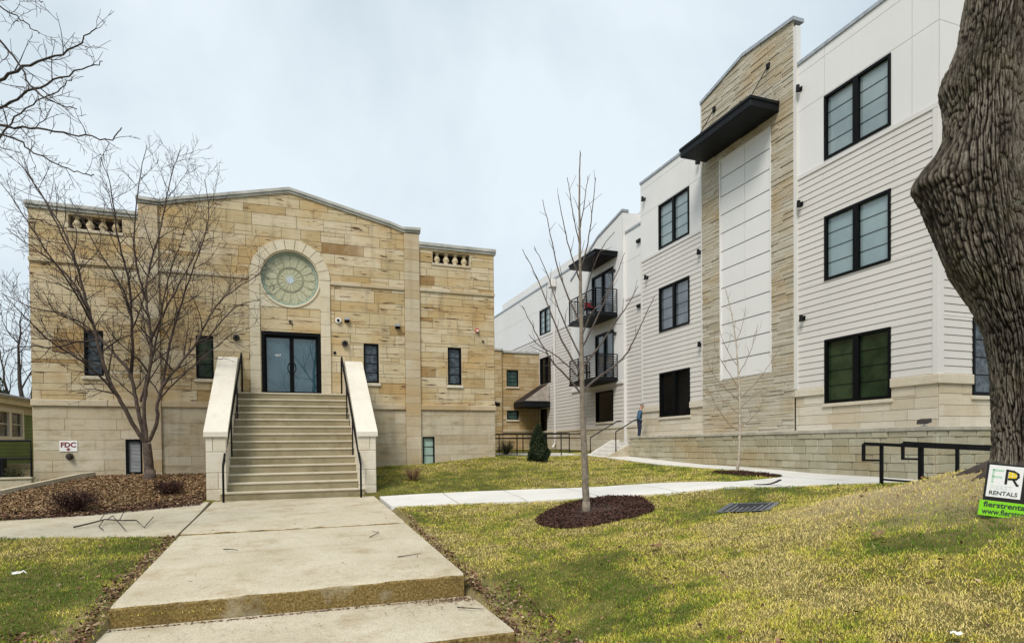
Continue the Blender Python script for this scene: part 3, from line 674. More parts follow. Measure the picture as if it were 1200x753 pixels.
mb = MB(); pbev(mb, fp, 6.44, 6.56, 5.93, 6.08, 0, .08, .015); mb.tube([fp(6.5, 5.99, .08), fp(6.5, 5.99, .14)], [.05, .03], 10, 0, 1); mb.build('alarm_strobe', ['red_paint', 'white_plastic'], ch)
mb = MB(); pbev(mb, fp, 1.37, 1.46, 4.93, 5.02, 0, .05, .01); mb.build('keypad', 'black_metal', ch)
for u, z, r in ((6.72, 5.62, .04), (.0, 5.95, .05)): mb = MB(); mb.tube([fp(u, z, 0), fp(u, z, .07)], [r, r], 10); mb.build('wall_plug', 'dark_bronze', ch)
mb = MB(); mb.tube([(WX-.0, D+.3, 3.35), (WX+.12, D+.25, 3.33), (WX+.2, D+.1, 3.30)], [.06, .09, .07], 10); mb.build('side_lamp', 'black_metal', ch)
# FDC sign and inlet on the base
sg = thing('wall_sign', 'small white sign with maroon FDC lettering and arrow on the stone base', 'sign', (-6.28, D-.03, 1.72))
mb = MB(); pbev(mb, fp, -6.52, -6.07, 1.70, 2.02, .012, .03, .004); mb.build('panel', 'sign_white', sg)
mb = MB(); text_mesh('FDC', .205, lambda x, y, z: fp(-6.495+x, 1.83+y, .034+z), mb=mb, bold=.007, sx=1.0); mb.build('lettering', 'sign_maroon', sg)
mb = MB(); prism(mb, fp, [(-6.30, 1.715), (-6.235, 1.775), (-6.275, 1.775), (-6.275, 1.805), (-6.325, 1.805), (-6.325, 1.775), (-6.365, 1.775)], .03, .035); mb.build('arrow', 'sign_maroon', sg)
pi_ = thing('pipe_inlet', 'dark round fire hose inlet below the FDC sign', 'pipe', (-6.27, D-.05, 1.55))
mb = MB(); mb.tube([fp(-6.27, 1.55, 0), fp(-6.27, 1.55, .05)], [.10, .10], 16); mb.build('flange', 'dark_bronze', pi_)
mb = MB(); mb.tube([fp(-6.27, 1.55, .05), fp(-6.27, 1.54, .14), fp(-6.27, 1.54, .16)], [.065, .065, .05], 14); mb.build('cap', 'dark_bronze', pi_)
# ================================================================== STONE STAIRCASE
st = thing('stone_staircase', 'wide concrete stairs with pale stone side walls leading up to the glass door', 'stairs', (0.06, 18.5, .45))
YB, YT, ZB, ZT, NR = 16.62, 20.24, .43, 3.465, 14
rs = (ZT-ZB)/NR; td = (YT-YB)/(NR-1); SX = .06
def half(k): return 1.76 if k < 4 else (1.66 if k < 9 else 1.60)
mb = MB(); tr = MB()
for k in range(NR):
    y0 = YB+td*k; z1 = ZB+rs*(k+1); hw = half(k)
    y1 = D-.0 if k == NR-1 else YB+td*(k+1)+.05
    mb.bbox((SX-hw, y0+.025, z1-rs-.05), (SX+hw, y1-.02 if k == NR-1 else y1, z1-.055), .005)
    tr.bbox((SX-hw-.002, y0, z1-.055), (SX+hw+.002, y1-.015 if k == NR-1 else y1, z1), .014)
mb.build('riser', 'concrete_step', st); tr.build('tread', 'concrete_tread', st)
CT0, CT1, CY0, CY1 = 2.19, 4.52, 16.72, 20.25
for s in (-1, 1):
    ci, cou = (1.62, 2.08)
    a, b = (SX-cou, SX-ci) if s < 0 else (SX+ci, SX+cou)
    pls = east(b); mb = MB()
    # front pier in four courses, then stepped body under the raking cap
    z = .2
    for h, split in ((.52, 0), (.42, .6), (.52, 0), (.43, .35)):
        if split:
            m = a+(b-a)*(split if s < 0 else 1-split); mb.bbox((a, CY0, z+.005), (m-.006, CY0+.5, z+h-.005), .012, rng.random()*.4); mb.bbox((m+.006, CY0, z+.005), (b, CY0+.5, z+h-.005), .012, rng.random()*.4)
        else: mb.bbox((a, CY0, z+.005), (b, CY0+.5, z+h-.005), .012, rng.random()*.4)
        z += h
    def ztop(y): return CT0-.12+(CT1-CT0)*(y-CY0)/(CY1-CY0)
    y = CY0+.505; sl_ = (CT1-CT0)/(CY1-CY0); line = [(-sl_, 1, CT0-.125-sl_*CY0), (0, 1, CT1-.125)]
    while y < D-.05:
        y2 = min(D-.02, y+.75); z = .2
        while z < 4.6:
            p = clip([(y+.004, z+.004), (y2-.004, z+.004), (y2-.004, z+.416), (y+.004, z+.416)], line)
            if p: prism(mb, pls, p, -(b-a), 0, rng.random()*.5, 0, .006, True)
            z += .42
        y = y2
    mb.box((a+.02, CY0+.02, .1), (b-.02, CY0+.5, CT0-.13), .9)
    cw = mb.build('side_wall', 'stone_pale', st)
    mb = MB(); o = .045; th = .12; seg = [CY0-.05, CY0+.95, CY0+1.85, CY0+2.7, CY1, D-.02]
    for y0, y1 in zip(seg, seg[1:]):
        z0, z1 = (ztop(min(max(y0, CY0-.05), CY1)), ztop(min(y1, CY1))); y0 += .003; y1 -= .003
        mb.add([(a-o, y0, z0), (b+o, y0, z0), (b+o, y1, z1), (a-o, y1, z1), (a-o, y0, z0+th), (b+o, y0, z0+th), (b+o, y1, z1+th), (a-o, y1, z1+th)],
               [(0, 3, 2, 1), (4, 5, 6, 7), (0, 1, 5, 4), (1, 2, 6, 5), (2, 3, 7, 6), (3, 0, 4, 7)], rng.random()*.3)
    mb.build('raking_cap', 'cheek_top', cw)
    # pipe handrail
    hx = SX+s*1.665 if False else (SX-1.66 if s < 0 else SX+1.63); hx2 = SX+s*1.49
    def rp(y): t = (y-16.5)/(20.3-16.5); return (hx+(hx2-hx)*t, y, 1.42+(4.62-1.42)*t)
    mb = MB(); mb.tube([(hx, 16.35, ZB-.02), (hx, 16.35, 1.30), (hx, 16.40, 1.36), rp(16.55), rp(18.4), rp(20.2), (hx2, 20.36, 4.66), (hx2+s*.0, 20.5, 4.60), (hx2, 20.55, 4.5), (hx2, 20.55, ZT-.02)], .026, 8)
    hr = mb.build('handrail', 'black_metal', st, True)
    mb = MB(); mb.tube([(p[0], p[1], p[2]-.13) for p in (rp(16.42), rp(18.4), rp(20.45))], .016, 6); mb.build('lower_rail', 'black_metal', hr)
    for y in (17.95, 19.2):
        x, yy, zz = rp(y); k = int((y-YB)/td); mb = MB(); mb.tube([(x, y, ZB+rs*(k+1)-.02), (x, y, zz)], .02, 7); mb.build('post', 'black_metal', hr)
# ================================================================== WHITE APARTMENT BUILDING
X0 = 14.4; XR = X0+.16                                   # main plane; recessed plane
ap = thing('apartment_building', 'white three storey apartment building with lap siding, balconies and a tall stone bay', 'building', (X0, 16.5, 2.0))
wf = west(X0); wr = west(XR); YC = 10.04; rf_ = front(YC)
rng = random.Random(21)
winY = {'right': (11.24, 13.28), 'left': (19.53, 21.57)}; winZ = [(2.87, 4.68), (6.355, 8.18), (9.77, 11.58)]
def lap(mb, pl, u0, u1, z0, z1, holes, ex=.184, gap=.0085):
    z = z0
    while z < z1-.02:
        zt = min(z+ex, z1)
        for a, b, c, d in holes_out([(u0, u1, z, zt)], holes):
          if True:
            if b-a > 1.2 and rng.random() < .30 and u1-u0 > 2 and ex > .15:
                m = rng.uniform(a+.4, b-.4); parts_ = [(a, m-.003), (m+.003, b)]
            else: parts_ = [(a, b)]
          for a, b in parts_:
            c2 = min(c+gap, d-.002) if abs(c-z) < 1e-6 else c; hb, ht = .024, .010+.014*max(0, (zt-d)/ex)
            vs = [pl(a, c2, .004), pl(b, c2, .004), pl(b, c2, hb), pl(a, c2, hb), pl(a, d, ht), pl(b, d, ht)]
            fs = [(3, 2, 5, 4), (0, 1, 2, 3), (0, 3, 4), (1, 5, 2)]
            mb.add(vs, [f if pl.flip else f[::-1] for f in fs], rng.random()*.5, 0)
        z += ex
    backing(mb, pl, u0, u1, z0, z1, holes, h=.003, mi=1)
def panels(mb, pl, us, zs, holes, gap=.012, hp=()):
    for a, b in zip(us, us[1:]):
        for c, d in zip(zs, zs[1:]):
            for q in holes_out([(a, b, c, d)], holes):
                g = [gap/2 if abs(q[0]-a) < 1e-6 else 0, gap/2 if abs(q[1]-b) < 1e-6 else 0, gap/2 if abs(q[2]-c) < 1e-6 else 0, gap/2 if abs(q[3]-d) < 1e-6 else 0]
                p = [(q[0]+g[0], q[2]+g[2]), (q[1]-g[1], q[2]+g[2]), (q[1]-g[1], q[3]-g[3]), (q[0]+g[0], q[3]-g[3])]
                p = clip(p, hp) if hp else p
                if p: prism(mb, pl, p, 0, .016, rng.random()*.3)
def hset(key): return [(winY[key][0], winY[key][1], a, b) for a, b in winZ]
TR, PAR = 9.70, 13.0
SEC = dict(siding=('sid', ['siding_paint', 'lap_shadow']), panel_cladding=('pan', 'panel_paint'), panel_joints=('jnt', 'joint_shadow'), stone_base=('base', ['stone_pale', 'mortar_light']), trim_board=('trim', 'trim_paint'), parapet_cap=('par', 'grey_metal'))
def begin():
    global sid, pan, jnt, base, trim, par
    sid = MB(); pan = MB(); jnt = MB(); base = MB(); trim = MB(); par = MB()
def finish():
    for nm, (v, m) in SEC.items():
        if globals()[v].v: globals()[v].build(nm, m, ap)
def capstone(pl, a, b, z0, z1, h):
    q = MB(); pbev(q, pl, a, b, z0, z1, 0, h, .015, rng.random()*.3); q.build('base_cap', 'stone_pale', ap)
# right and left tall sections
for key, (u0, u1) in dict(right=(YC, 14.35), left=(18.69, 22.96)).items():
    begin(); h = hset(key); wa, wb = winY[key]
    lap(sid, wf, u0+.13 if key == 'right' else u0, u1-.0 if key == 'right' else u1-.10, 3.36, TR-.09, h)
    panels(pan, wf, [u0, wa-.55 if key == 'right' else wa, wb, u1] if key == 'right' else [u0, wa, wb, u1], [TR+.02, 11.62, PAR-.28, PAR], h)
    backing(jnt, wf, u0, u1, TR-.2, PAR, h)
    pbox(trim, wf, u0, u1, TR-.09, TR+.02, 0, .04)
    masonry(base, wf, u0, u1, 1.2, 3.12, [.27], (.6, 1.3), rng, h, gap=.005, h=.02)
    backing(base, wf, u0, u1, 1.2, 3.36, h, mi=1)
    for a, b in ((u0-.0, wa-.0), (wb+.0, u1)):
        capstone(wf, a, b, 3.12, 3.355, .075)
    pbox(par, wf, u0-.03, u1+.03, PAR, PAR+.10, -.3, .05)
    pbox(trim, wf, *((YC, YC+.13) if key == 'right' else (22.86, 22.96)), 3.36, TR-.088, 0, .034); finish()
begin()
# return face toward the street
lap(sid, rf_, X0+.13, X0+12, 3.36, TR-.09, [(15.54, 16.60, 2.87, 4.74), (15.54, 16.60, 6.35, 8.18)])
panels(pan, rf_, [X0, X0+2.2, X0+4.4, X0+6.6, X0+12], [TR+.02, 11.62, PAR-.28, PAR], []); backing(jnt, rf_, X0, X0+12, TR-.2, PAR)
pbox(trim, rf_, X0, X0+12, TR-.09, TR+.02, 0, .04); pbox(trim, rf_, X0, X0+.13, 3.36, TR-.09, 0, .034)
masonry(base, rf_, X0, X0+12, 1.0, 3.12, [.27], (.6, 1.3), rng, [(15.54, 16.60, 2.87, 4.74)], gap=.005, h=.02); backing(base, rf_, X0, X0+12, 1.0, 3.36, [(15.54, 16.60, 2.87, 4.74)], mi=1)
capstone(rf_, X0-.075, 15.54, 3.12, 3.355, .075); capstone(rf_, 16.60, X0+12, 3.12, 3.355, .075); pbox(par, rf_, X0-.05, X0+12, PAR+.001, PAR+.101, -.3, .05); finish()
# recessed main plane (runs behind the balconies and on to the far end)
BALD = [(25.36, 27.53, 7.93, 10.16), (25.36, 27.2, 4.9, 7.2), (25.44, 27.2, 2.87, 4.36)]
FARW = [(33.15, 34.80, 8.52, 10.04), (33.15, 34.80, 5.50, 7.10)]
RT = 11.42
for u0, u1, zs in ((22.96, 24.5, 8.45), (30.0, 44, 8.45)):
    begin(); h = FARW+[(33.8, 34.75, 1.55, 3.95)] if u0 > 25 else []
    lap(sid, wr, u0, u1, 2.62, zs-.08, h); pbox(trim, wr, u0, u1, zs-.08, zs+.02, 0, .035)
    us = [u0+i*(u1-u0)/max(1, round((u1-u0)/1.25)) for i in range(max(1, round((u1-u0)/1.25))+1)]
    panels(pan, wr, us, [zs+.02, 10.1, RT], h); backing(jnt, wr, u0, u1, zs-.1, RT, h); pbox(par, wr, u0, u1, RT, RT+.1, -.3, .05)
    masonry(base, wr, u0, u1, 1.2, 2.5, [.27], (.6, 1.3), rng, h, gap=.005, h=.02); backing(base, wr, u0, u1, 1.2, 2.62, h, mi=1); capstone(wr, u0, u1, 2.5, 2.62, .05); finish()
# balcony bay, slightly proud, with stepped gable
by0, by1, BZ = 24.5, 30.0, 4.62
hp = [(1, 2.2, 26.9+2.2*12.75)]
hpb = [(.19, 1, 12.42+.19*24.5), (.62, 1, 12.1+.62*27.6)]
begin(); lap(sid, wf, by0, by1, 2.62, BZ-.06, BALD); pbev(trim, wf, by0-.02, by1+.02, BZ-.06, BZ+.07, 0, .07, .01)
us = [by0+i*(by1-by0)/8 for i in range(9)]
panels(pan, wf, us, [BZ+.07, 13.2], BALD, .014, hpb); backing(jnt, wf, by0, by1, BZ-.1, 13.2, BALD, hpb)
masonry(base, wf, by0, by1, 1.2, 2.5, [.27], (.6, 1.3), rng, gap=.005, h=.02); backing(base, wf, by0, by1, 1.2, 2.62, mi=1); capstone(wf, by0, by1, 2.5, 2.62, .05)
for (p, q) in (((24.47, 12.43), (27.02, 11.94)), ((27.0, 12.47-.0), (30.0, 10.61))):
    pass
def topz(u): return min(12.42-.19*(u-24.5), 12.1-.62*(u-27.6))
uu = [24.46, 26.86, 30.0]
for a, b in zip(uu, uu[1:]): prism(par, wf, [(a, topz(a)), (b, topz(b)), (b, topz(b)+.1), (a, topz(a)+.1)], -.3, .06, 0, 0, 0, True)
finish(); begin()
# section returns and body
for pl, u0, u1, z0, z1 in ((back(22.96), X0, X0+1, 1.2, PAR), (front(by0), X0, X0+1, 1.2, 12.4), (front(18.69), X0-.3, X0+.0, 1, 2)):
    if z1 > 5: prism(pan, pl, [(u0, z0), (u1, z0), (u1, z1), (u0, z1)], -.01, 0, .3)
pan.box((X0+.9, 15, PAR-.5), (X0+12, 44, RT-.2)) ; pan.box((X0+.8, YC+.3, PAR-.7), (X0+12, 22.9, PAR-.5)); pan.box((X0+.6, 43.9, 1), (X0+12, 44, RT)); pan.box((X0+11.9, YC+.1, 1), (X0+12, 44, RT))
pan.build('body', 'panel_paint', ap)
# stone bay with white panel inset
bp = west(X0-.06); mb = MB(); b0, b1 = 14.35, 18.69; PN = (15.26, 17.72, 3.98, 11.72)
hpg = [(.19, 1, 14.62+.19*16.5), (-.10, 1, 14.62-.10*16.5)]
masonry(mb, bp, b0, b1, 1.2, 14.8, [.055, .07, .09, .11, .13], (.3, .95), rng, [PN], hpg, 0, gap=.003, h=.014, bev=.010, rough=.028)
backing(mb, bp, b0, b1, 1.2, 14.8, [PN], hpg, mi=1)
mb.build('stone_bay', ['ledge_stone', 'mortar_light'], ap)
for y0, y1 in ((b0-.11, b0), (b1, b1+.06)):
    mb = MB(); mb.box((X0-.085, y0, 3.36), (X0+.10, y1, 14.2)); mb.build('bay_trim', 'trim_paint', ap)
mb = MB(); mb.box((X0+.0, b0+.002, 12.9), (X0+.10, b1-.002, 14.2)); mb.build('bay_back', 'panel_paint', ap)
mb = MB(); panels(mb, west(X0-.03), [15.30, 16.49, 17.68], [4.0+i*7.71/12 for i in range(13)], [], .02); 
for q in ((15.26, 15.31, 3.98, 11.72), (17.67, 17.72, 3.98, 11.72), (15.31, 17.67, 11.68, 11.72)): pbox(mb, west(X0-.03), *q, -.02, .06)
backing(mb, west(X0-.03), *PN, h=-.002); mb.build('inset_panels', 'panel_paint', ap)
for k in range(1, 12):
    mb = MB()
    for ya, yb in ((15.31, 16.475), (16.505, 17.67)): pbox(mb, west(X0-.03), ya, yb, 4.0+k*7.71/12-.014, 4.0+k*7.71/12+.014, .0, .0175)
    mb.build('panel_reveal', 'dark_bronze', ap)
mb = MB()
def bz(u): return min(14.62-.19*(u-16.5), 14.62+.10*(u-16.5))
for a, b in ((b0-.05, 16.5), (16.5, b1+.05)): prism(mb, bp, [(a, bz(a)), (b, bz(b)), (b, bz(b)+.11), (a, bz(a)+.11)], -.35, .07, 0, 0, 0, True)
mb.build('bay_cap', 'grey_metal', ap)
# flat entrance canopy hung on tie rods
cn = MB(); cn.bbox((13.22, 14.92, 11.98), (X0-.05, 18.47, 12.27), .015); cn.bbox((13.19, 14.89, 12.20), (X0-.052, 18.50, 12.30), .01)
cno = cn.build('canopy', 'dark_canopy', ap)
for y in (15.35, 17.95):
    mb = MB(); mb.tube([(X0-.12, y, 13.62), (13.45, y, 12.29)], .016, 6); mb.bbox((X0-.14, y-.07, 13.55), (X0-.05, y+.07, 13.72), .01); mb.tube([(13.45, y-.04, 12.33), (13.45, y+.04, 12.33)], .05, 8); mb.build('tie_rod', 'black_metal', cno)
# windows
panes = {('right', 0): 'glass_green', ('right', 1): 'glass_blind', ('right', 2): 'glass_shade', ('left', 0): 'glass_black', ('left', 1): 'glass_grey', ('left', 2): 'glass_shade'}
for key in winY:
    for i, (a, b) in enumerate(winZ):
        window(ap, wf, winY[key][0], winY[key][1], a, b, 2, 3 if (key, i) != ('left', 0) else 0, panes[(key, i)], fw=.075, depth=.05, proud=.045, mull=.17 if key == 'right' else .14, sill='stone_pale' if i == 0 else None, bw=.006)
window(ap, rf_, 15.54, 16.60, 2.87, 4.74, 1, 3, 'glass_dark', fw=.075, depth=.05, proud=.045, sill='stone_pale'); window(ap, rf_, 15.54, 16.60, 6.355, 8.18, 1, 3, 'glass_blind', fw=.075, depth=.05, proud=.045)
for q in FARW: window(ap, wr, q[0], q[1], q[2], q[3], 2, 3 if q[2] > 8 else 0, 'glass_shade' if q[2] > 8 else 'glass_black', fw=.07, depth=.05, proud=.04, mull=.12)
window(ap, wf, *BALD[2], 1, 0, 'glass_black', fw=.06, depth=.05, proud=.04, sill='stone_pale')
for q in BALD[:2]: window(ap, wf, q[0], q[1], q[2], q[3], 2, 0, 'glass_grey', fw=.09, depth=.05, proud=.04, mull=.12, name='balcony_door')
# balconies
for zf in (7.92, 4.90):
    y0, y1, xf = 25.0, 27.85, 13.24
    mb = MB(); mb.bbox((xf, y0, zf-.16), (X0+.0, y1, zf+.0), .01); mb.bbox((xf-.03, y0-.03, zf-.20), (X0, y1+.03, zf-.10), .01); bo = mb.build('balcony', 'dark_canopy', ap)
    mb = MB()
    for p, q in (((xf+.02, y0+.02), (xf+.02, y1-.02)), ((xf+.02, y0+.02), (X0-.02, y0+.02)), ((xf+.02, y1-.02), (X0-.02, y1-.02))):
        mb.bar((*p, zf+1.06), (*q, zf+1.06), .05, .04)
        for k in range(9): mb.tube([(*p, zf+.10+k*.105), (*q, zf+.10+k*.105)], .016, 5)
        L = math.hypot(q[0]-p[0], q[1]-p[1]); m = max(1, round(L/1.0))
        for k in range(m+1): mb.bar((p[0]+(q[0]-p[0])*k/m, p[1]+(q[1]-p[1])*k/m, zf-.05), (p[0]+(q[0]-p[0])*k/m, p[1]+(q[1]-p[1])*k/m, zf+1.05), .045)
    mb.build('railing', 'black_metal', bo)
mb = MB(); mb.bbox((13.2, 24.95, 10.52), (X0, 27.7, 10.70), .01); mb.bbox((13.17, 24.92, 10.66), (X0, 27.73, 10.74), .006); mb.build('balcony_canopy', 'dark_canopy', ap)
def patio_chair(x, y, z, label, cush=None):
    t = thing('patio_chair', label, 'chair', (x, y, z), 'chairs on the balconies')
    mb = MB(); mb.bbox((x-.24, y-.24, z+.42), (x+.24, y+.24, z+.46), .01); mb.build('seat', 'black_metal', t)
    mb = MB()
    for k in range(5): mb.bar((x-.22, y+.2+.03*k*.3, z+.55+k*.09), (x+.22, y+.2+.03*k*.3, z+.55+k*.09), .05, .015)
    mb.bar((x-.22, y+.2, z+.42), (x-.22, y+.26, z+.96), .03); mb.bar((x+.22, y+.2, z+.42), (x+.22, y+.26, z+.96), .03); mb.build('backrest', 'black_metal', t)
    for a in (-.2, .2):
        for b in (-.2, .2): mb = MB(); mb.bar((x+a, y+b, z), (x+a, y+b, z+.42), .03); mb.build('leg', 'black_metal', t)
    if cush:
        c = thing('cushion', cush, 'cushion', (x, y, z+.46)); mb = MB(); mb.bbox((x-.2, y-.2, z+.461), (x+.2, y+.19, z+.53), .03); mb.bbox((x-.18, y+.12, z+.532), (x+.16, y+.19, z+.78), .03); mb.build('pad', 'pink_cloth', c)
patio_chair(13.75, 26.6, 7.92, 'dark patio chair holding the red cushion on the upper balcony', 'red cushion on the chair of the upper balcony')
patio_chair(13.75, 27.2, 4.90, 'dark empty patio chair on the lower balcony')
# wall lamps at the section edges
def wlamp(pl, u, z):
    mb = MB(); pbev(mb, pl, u-.05, u+.05, z-.06, z+.08, 0, .04, .008); mb.tube([pl(u, z+.03, .03), pl(u, z+.03, .11)], .02, 6); mb.tube([pl(u, z-.09, .14), pl(u, z+.10, .14)], [.06, .05], 10); mb.build('wall_lamp', 'black_metal', ap)
for u, z in ((14.12, 12.25), (14.1, 8.84), (14.02, 5.44), (18.9, 12.2), (18.84, 8.85), (18.82, 5.43), (22.6, 12.24), (22.42, 8.85)): wlamp(wf, u, z)
for u, z in ((23.3, 10.7), (23.3, 7.85)):
    mb = MB(); pbev(mb, wr, u-.16, u+.16, z-.05, z+.08, 0, .12, .01); mb.build('wall_lamp', 'black_metal', ap)
for u, z in ((25.2, 9.9), (25.15, 6.95)): wlamp(wf, u, z)
# downpipe with a conductor head, and small dark inlets
mb = MB(); mb.bbox((XR-.16, 32.4, 2.0), (XR-.04, 32.52, 10.9), .01); mb.bbox((XR-.36, 32.22, 10.9), (XR-.03, 32.72, 11.36), .04); mb.tube([(XR-.1, 32.46, 2.0), (XR-.12, 32.46, 1.8), (XR-.3, 32.4, 1.6)], .06, 8); mb.build('downpipe', 'trim_paint', ap)
# sloped awning over the side entrance in the corner, and the door below it
mb = MB(); ya, yb, xa = 33.25, 34.95, 12.85
top = [(X0+.1, 31.9, 5.35), (X0+.1, 33.9, 5.35)]
vs = [(xa, ya, 4.35), (xa, yb, 4.35), (X0+.1, yb, 4.35), (X0+.1, ya, 4.35), (X0+.1, ya+.12, 5.40), (X0+.1, yb-.2, 5.40)]
mb.add(vs, [(0, 1, 5, 4), (0, 4, 3), (1, 2, 5)], 0, 0); ao = mb.build('awning', 'awning_top', ap)
mb = MB(); mb.bbox((xa-.03, ya-.03, 4.02), (X0+.1, yb, 4.37), .01); mb.build('fascia', 'dark_canopy', ao)
mb = MB()
for k in range(6): y = ya+.05+k*(yb-ya-.1)/5; mb.bar((xa, y, 4.38), (X0+.08, ya+.25+k*(yb-ya-.45)/5, 5.44), .04)
mb.build('seam', 'dark_bronze', ao)
window(ap, wr, 33.8, 34.75, 1.55, 3.95, 1, 0, 'glass_black', fw=.08, depth=.06, proud=.03, name='side_door')
# ================================================================== STONE ANNEX joining the two
YL = 35.0
an = thing('stone_annex', 'low tan stone link wing with two small windows between the two buildings', 'building', (11, YL, 1.4))
lf = front(YL); rng = random.Random(31); LW = [(12.39, 13.16, 5.36, 6.38), (12.39, 13.16, 3.33, 3.90)]
mb = MB(); masonry(mb, lf, 12.05, XR-.02, 1.4, 7.4, [.2, .26, .33], (.5, 1.4), rng, LW); backing(mb, lf, 12.05, XR-.02, 1, 7.4, LW, mi=1)
l2 = front(YL-.12); masonry(mb, l2, 7.2, 12.05, 1.4, 7.5, [.2, .26, .33], (.5, 1.4), rng); backing(mb, l2, 7.2, 12.05, 1, 7.5, mi=1); pbox(mb, l2, 12.04, 12.05, 1.2, 7.5, -.12, 0, .4); mb.build('wall', ['annex_stone', 'mortar'], an)
mb = MB(); pbev(mb, lf, 12.1, XR-.03, 7.4, 7.56, -.3, .08, .02); pbev(mb, l2, 7.2, 12.12, 7.5, 7.66, -.3, .08, .02); mb.build('coping', 'coping', an)
mb = MB(); pbev(mb, lf, 12.06, 14.3, 2.55, 2.73, 0, .06, .02); mb.build('water_table', 'stone_trim', an)
for q, bars in zip(LW, (3, 1)): window(an, lf, *q, 1, bars, 'glass_teal', fw=.05, depth=.1, reveal='stone_trim', sill='stone_pale')
mb = MB(); mb.box((7.2, YL+.02, 7.2), (XR, YL+8, 7.3)); mb.build('roof', 'shingle', an)
# ================================================================== RETAINING WALL, TERRACE
XW, YW0, YW1 = 13.24, 9.3, 22.05; CAPZ = 1.99
rw_ = thing('retaining_wall', 'long low block retaining wall with a stone cap in front of the white building', 'wall', (XW, 15, .9))
rng = random.Random(41); wl = west(XW); wfr = front(YW0); mb = MB()
masonry(mb, wl, YW0, YW1, .45, CAPZ, [.2], (.42, .5), rng, gap=.004, h=.015, bev=.018, rough=.03); backing(mb, wl, YW0, YW1, .3, CAPZ, mi=1)
masonry(mb, wfr, XW, 27, .45, CAPZ, [.2], (.42, .5), rng, gap=.004, h=.015, bev=.018, rough=.03); backing(mb, wfr, XW, 27, .3, CAPZ, mi=1)
masonry(mb, back(YW1), XW, X0, .45, CAPZ, [.2], (.42, .5), rng, gap=.004, h=.015, bev=.018, rough=.02); backing(mb, back(YW1), XW, X0, .3, CAPZ, mi=1)
mb.build('block_courses', ['split_block', 'mortar_light'], rw_)
mb = MB(); y = YW0-.06
while y < YW1: y2 = min(YW1+.04, y+.62); mb.bbox((XW-.06, y+.003, CAPZ+.001), (XW+.28, y2-.003, CAPZ+.095), .012, rng.random()); y = y2
x = XW+.285
while x < 27: mb.bbox((x+.003, YW0-.06, CAPZ+.001), (x+.617, YW0+.28, CAPZ+.095), .012, rng.random()); x += .62
mb.build('cap', 'cap_stone', rw_)
mb = MB(); mb.add([(XW+.02, YW0+.02, 1.84), (X0+.1, YW0+.02, 1.84), (X0+.1, 23.7, 1.84), (XW+.02, 23.7, 1.84)], [(0, 1, 2, 3)]); mb.add([(X0, YW0+.02, 1.838), (27, YW0+.02, 1.838), (27, YC+.1, 1.838), (X0, YC+.1, 1.838)], [(0, 1, 2, 3)]); struct(mb.build('terrace', 'concrete_new'))
ts = thing('terrace_steps', 'short concrete steps with black rails rising to the terrace beside the retaining wall', 'steps', (12.8, 22.9, 1.2))
mb = MB(); s0, s1 = 22.20, 23.55
for k in range(4): mb.bbox((12.28+k*.29, s0, 1.0), (13.55, s1, 1.25+.148*(k+1)), .01)
mb.build('steps', 'concrete_new', ts)
for y, dz in ((s0-.13, -.2), (s1, .0)):
    mb = MB(); mb.add([(12.1, y, 1.1), (12.1, y, 1.32+dz*.5), (13.3, y, 1.96+dz), (13.6, y, 1.96+dz), (13.6, y, 1.1), (12.1, y+.13, 1.1), (12.1, y+.13, 1.32+dz*.5), (13.3, y+.13, 1.96+dz), (13.6, y+.13, 1.96+dz), (13.6, y+.13, 1.1)], [(0, 1, 2, 3, 4), (9, 8, 7, 6, 5), (0, 5, 6, 1), (1, 6, 7, 2), (2, 7, 8, 3), (3, 8, 9, 4)])
    mb.build('side_curb', 'concrete_old' if dz else 'concrete_new', ts)
for y, xs in ((s0-.06, 12.62), (s1+.06, 12.2)):
    mb = MB(); z0_ = 1.2+(xs-12.2)*.5; mb.tube([(xs, y, z0_), (xs, y, z0_+.86), (13.55, y, 2.78), (13.75, y, 2.80)], .024, 7); mb.build('handrail', 'black_metal', ts, True)
fl = thing('flood_light', 'small grey flood light standing on the retaining wall cap near its corner', 'lamp', (13.4, 9.6, CAPZ+.09))
mb = MB(); mb.bbox((13.36, 9.62, CAPZ+.093), (13.46, 9.72, CAPZ+.12), .005); mb.tube([(13.41, 9.67, CAPZ+.12), (13.41, 9.67, CAPZ+.17)], .015, 6); mb.build('stand', 'grey_metal', fl)
mb = MB(); mb.add([(13.33, 9.56, CAPZ+.15), (13.33, 9.80, CAPZ+.15), (13.50, 9.80, CAPZ+.19), (13.50, 9.56, CAPZ+.19), (13.36, 9.56, CAPZ+.25), (13.36, 9.80, CAPZ+.25), (13.48, 9.80, CAPZ+.28), (13.48, 9.56, CAPZ+.28)], [(0, 3, 2, 1), (4, 5, 6, 7), (0, 1, 5, 4), (1, 2, 6, 5), (2, 3, 7, 6), (3, 0, 4, 7)]); mb.build('head', 'dark_bronze', fl)
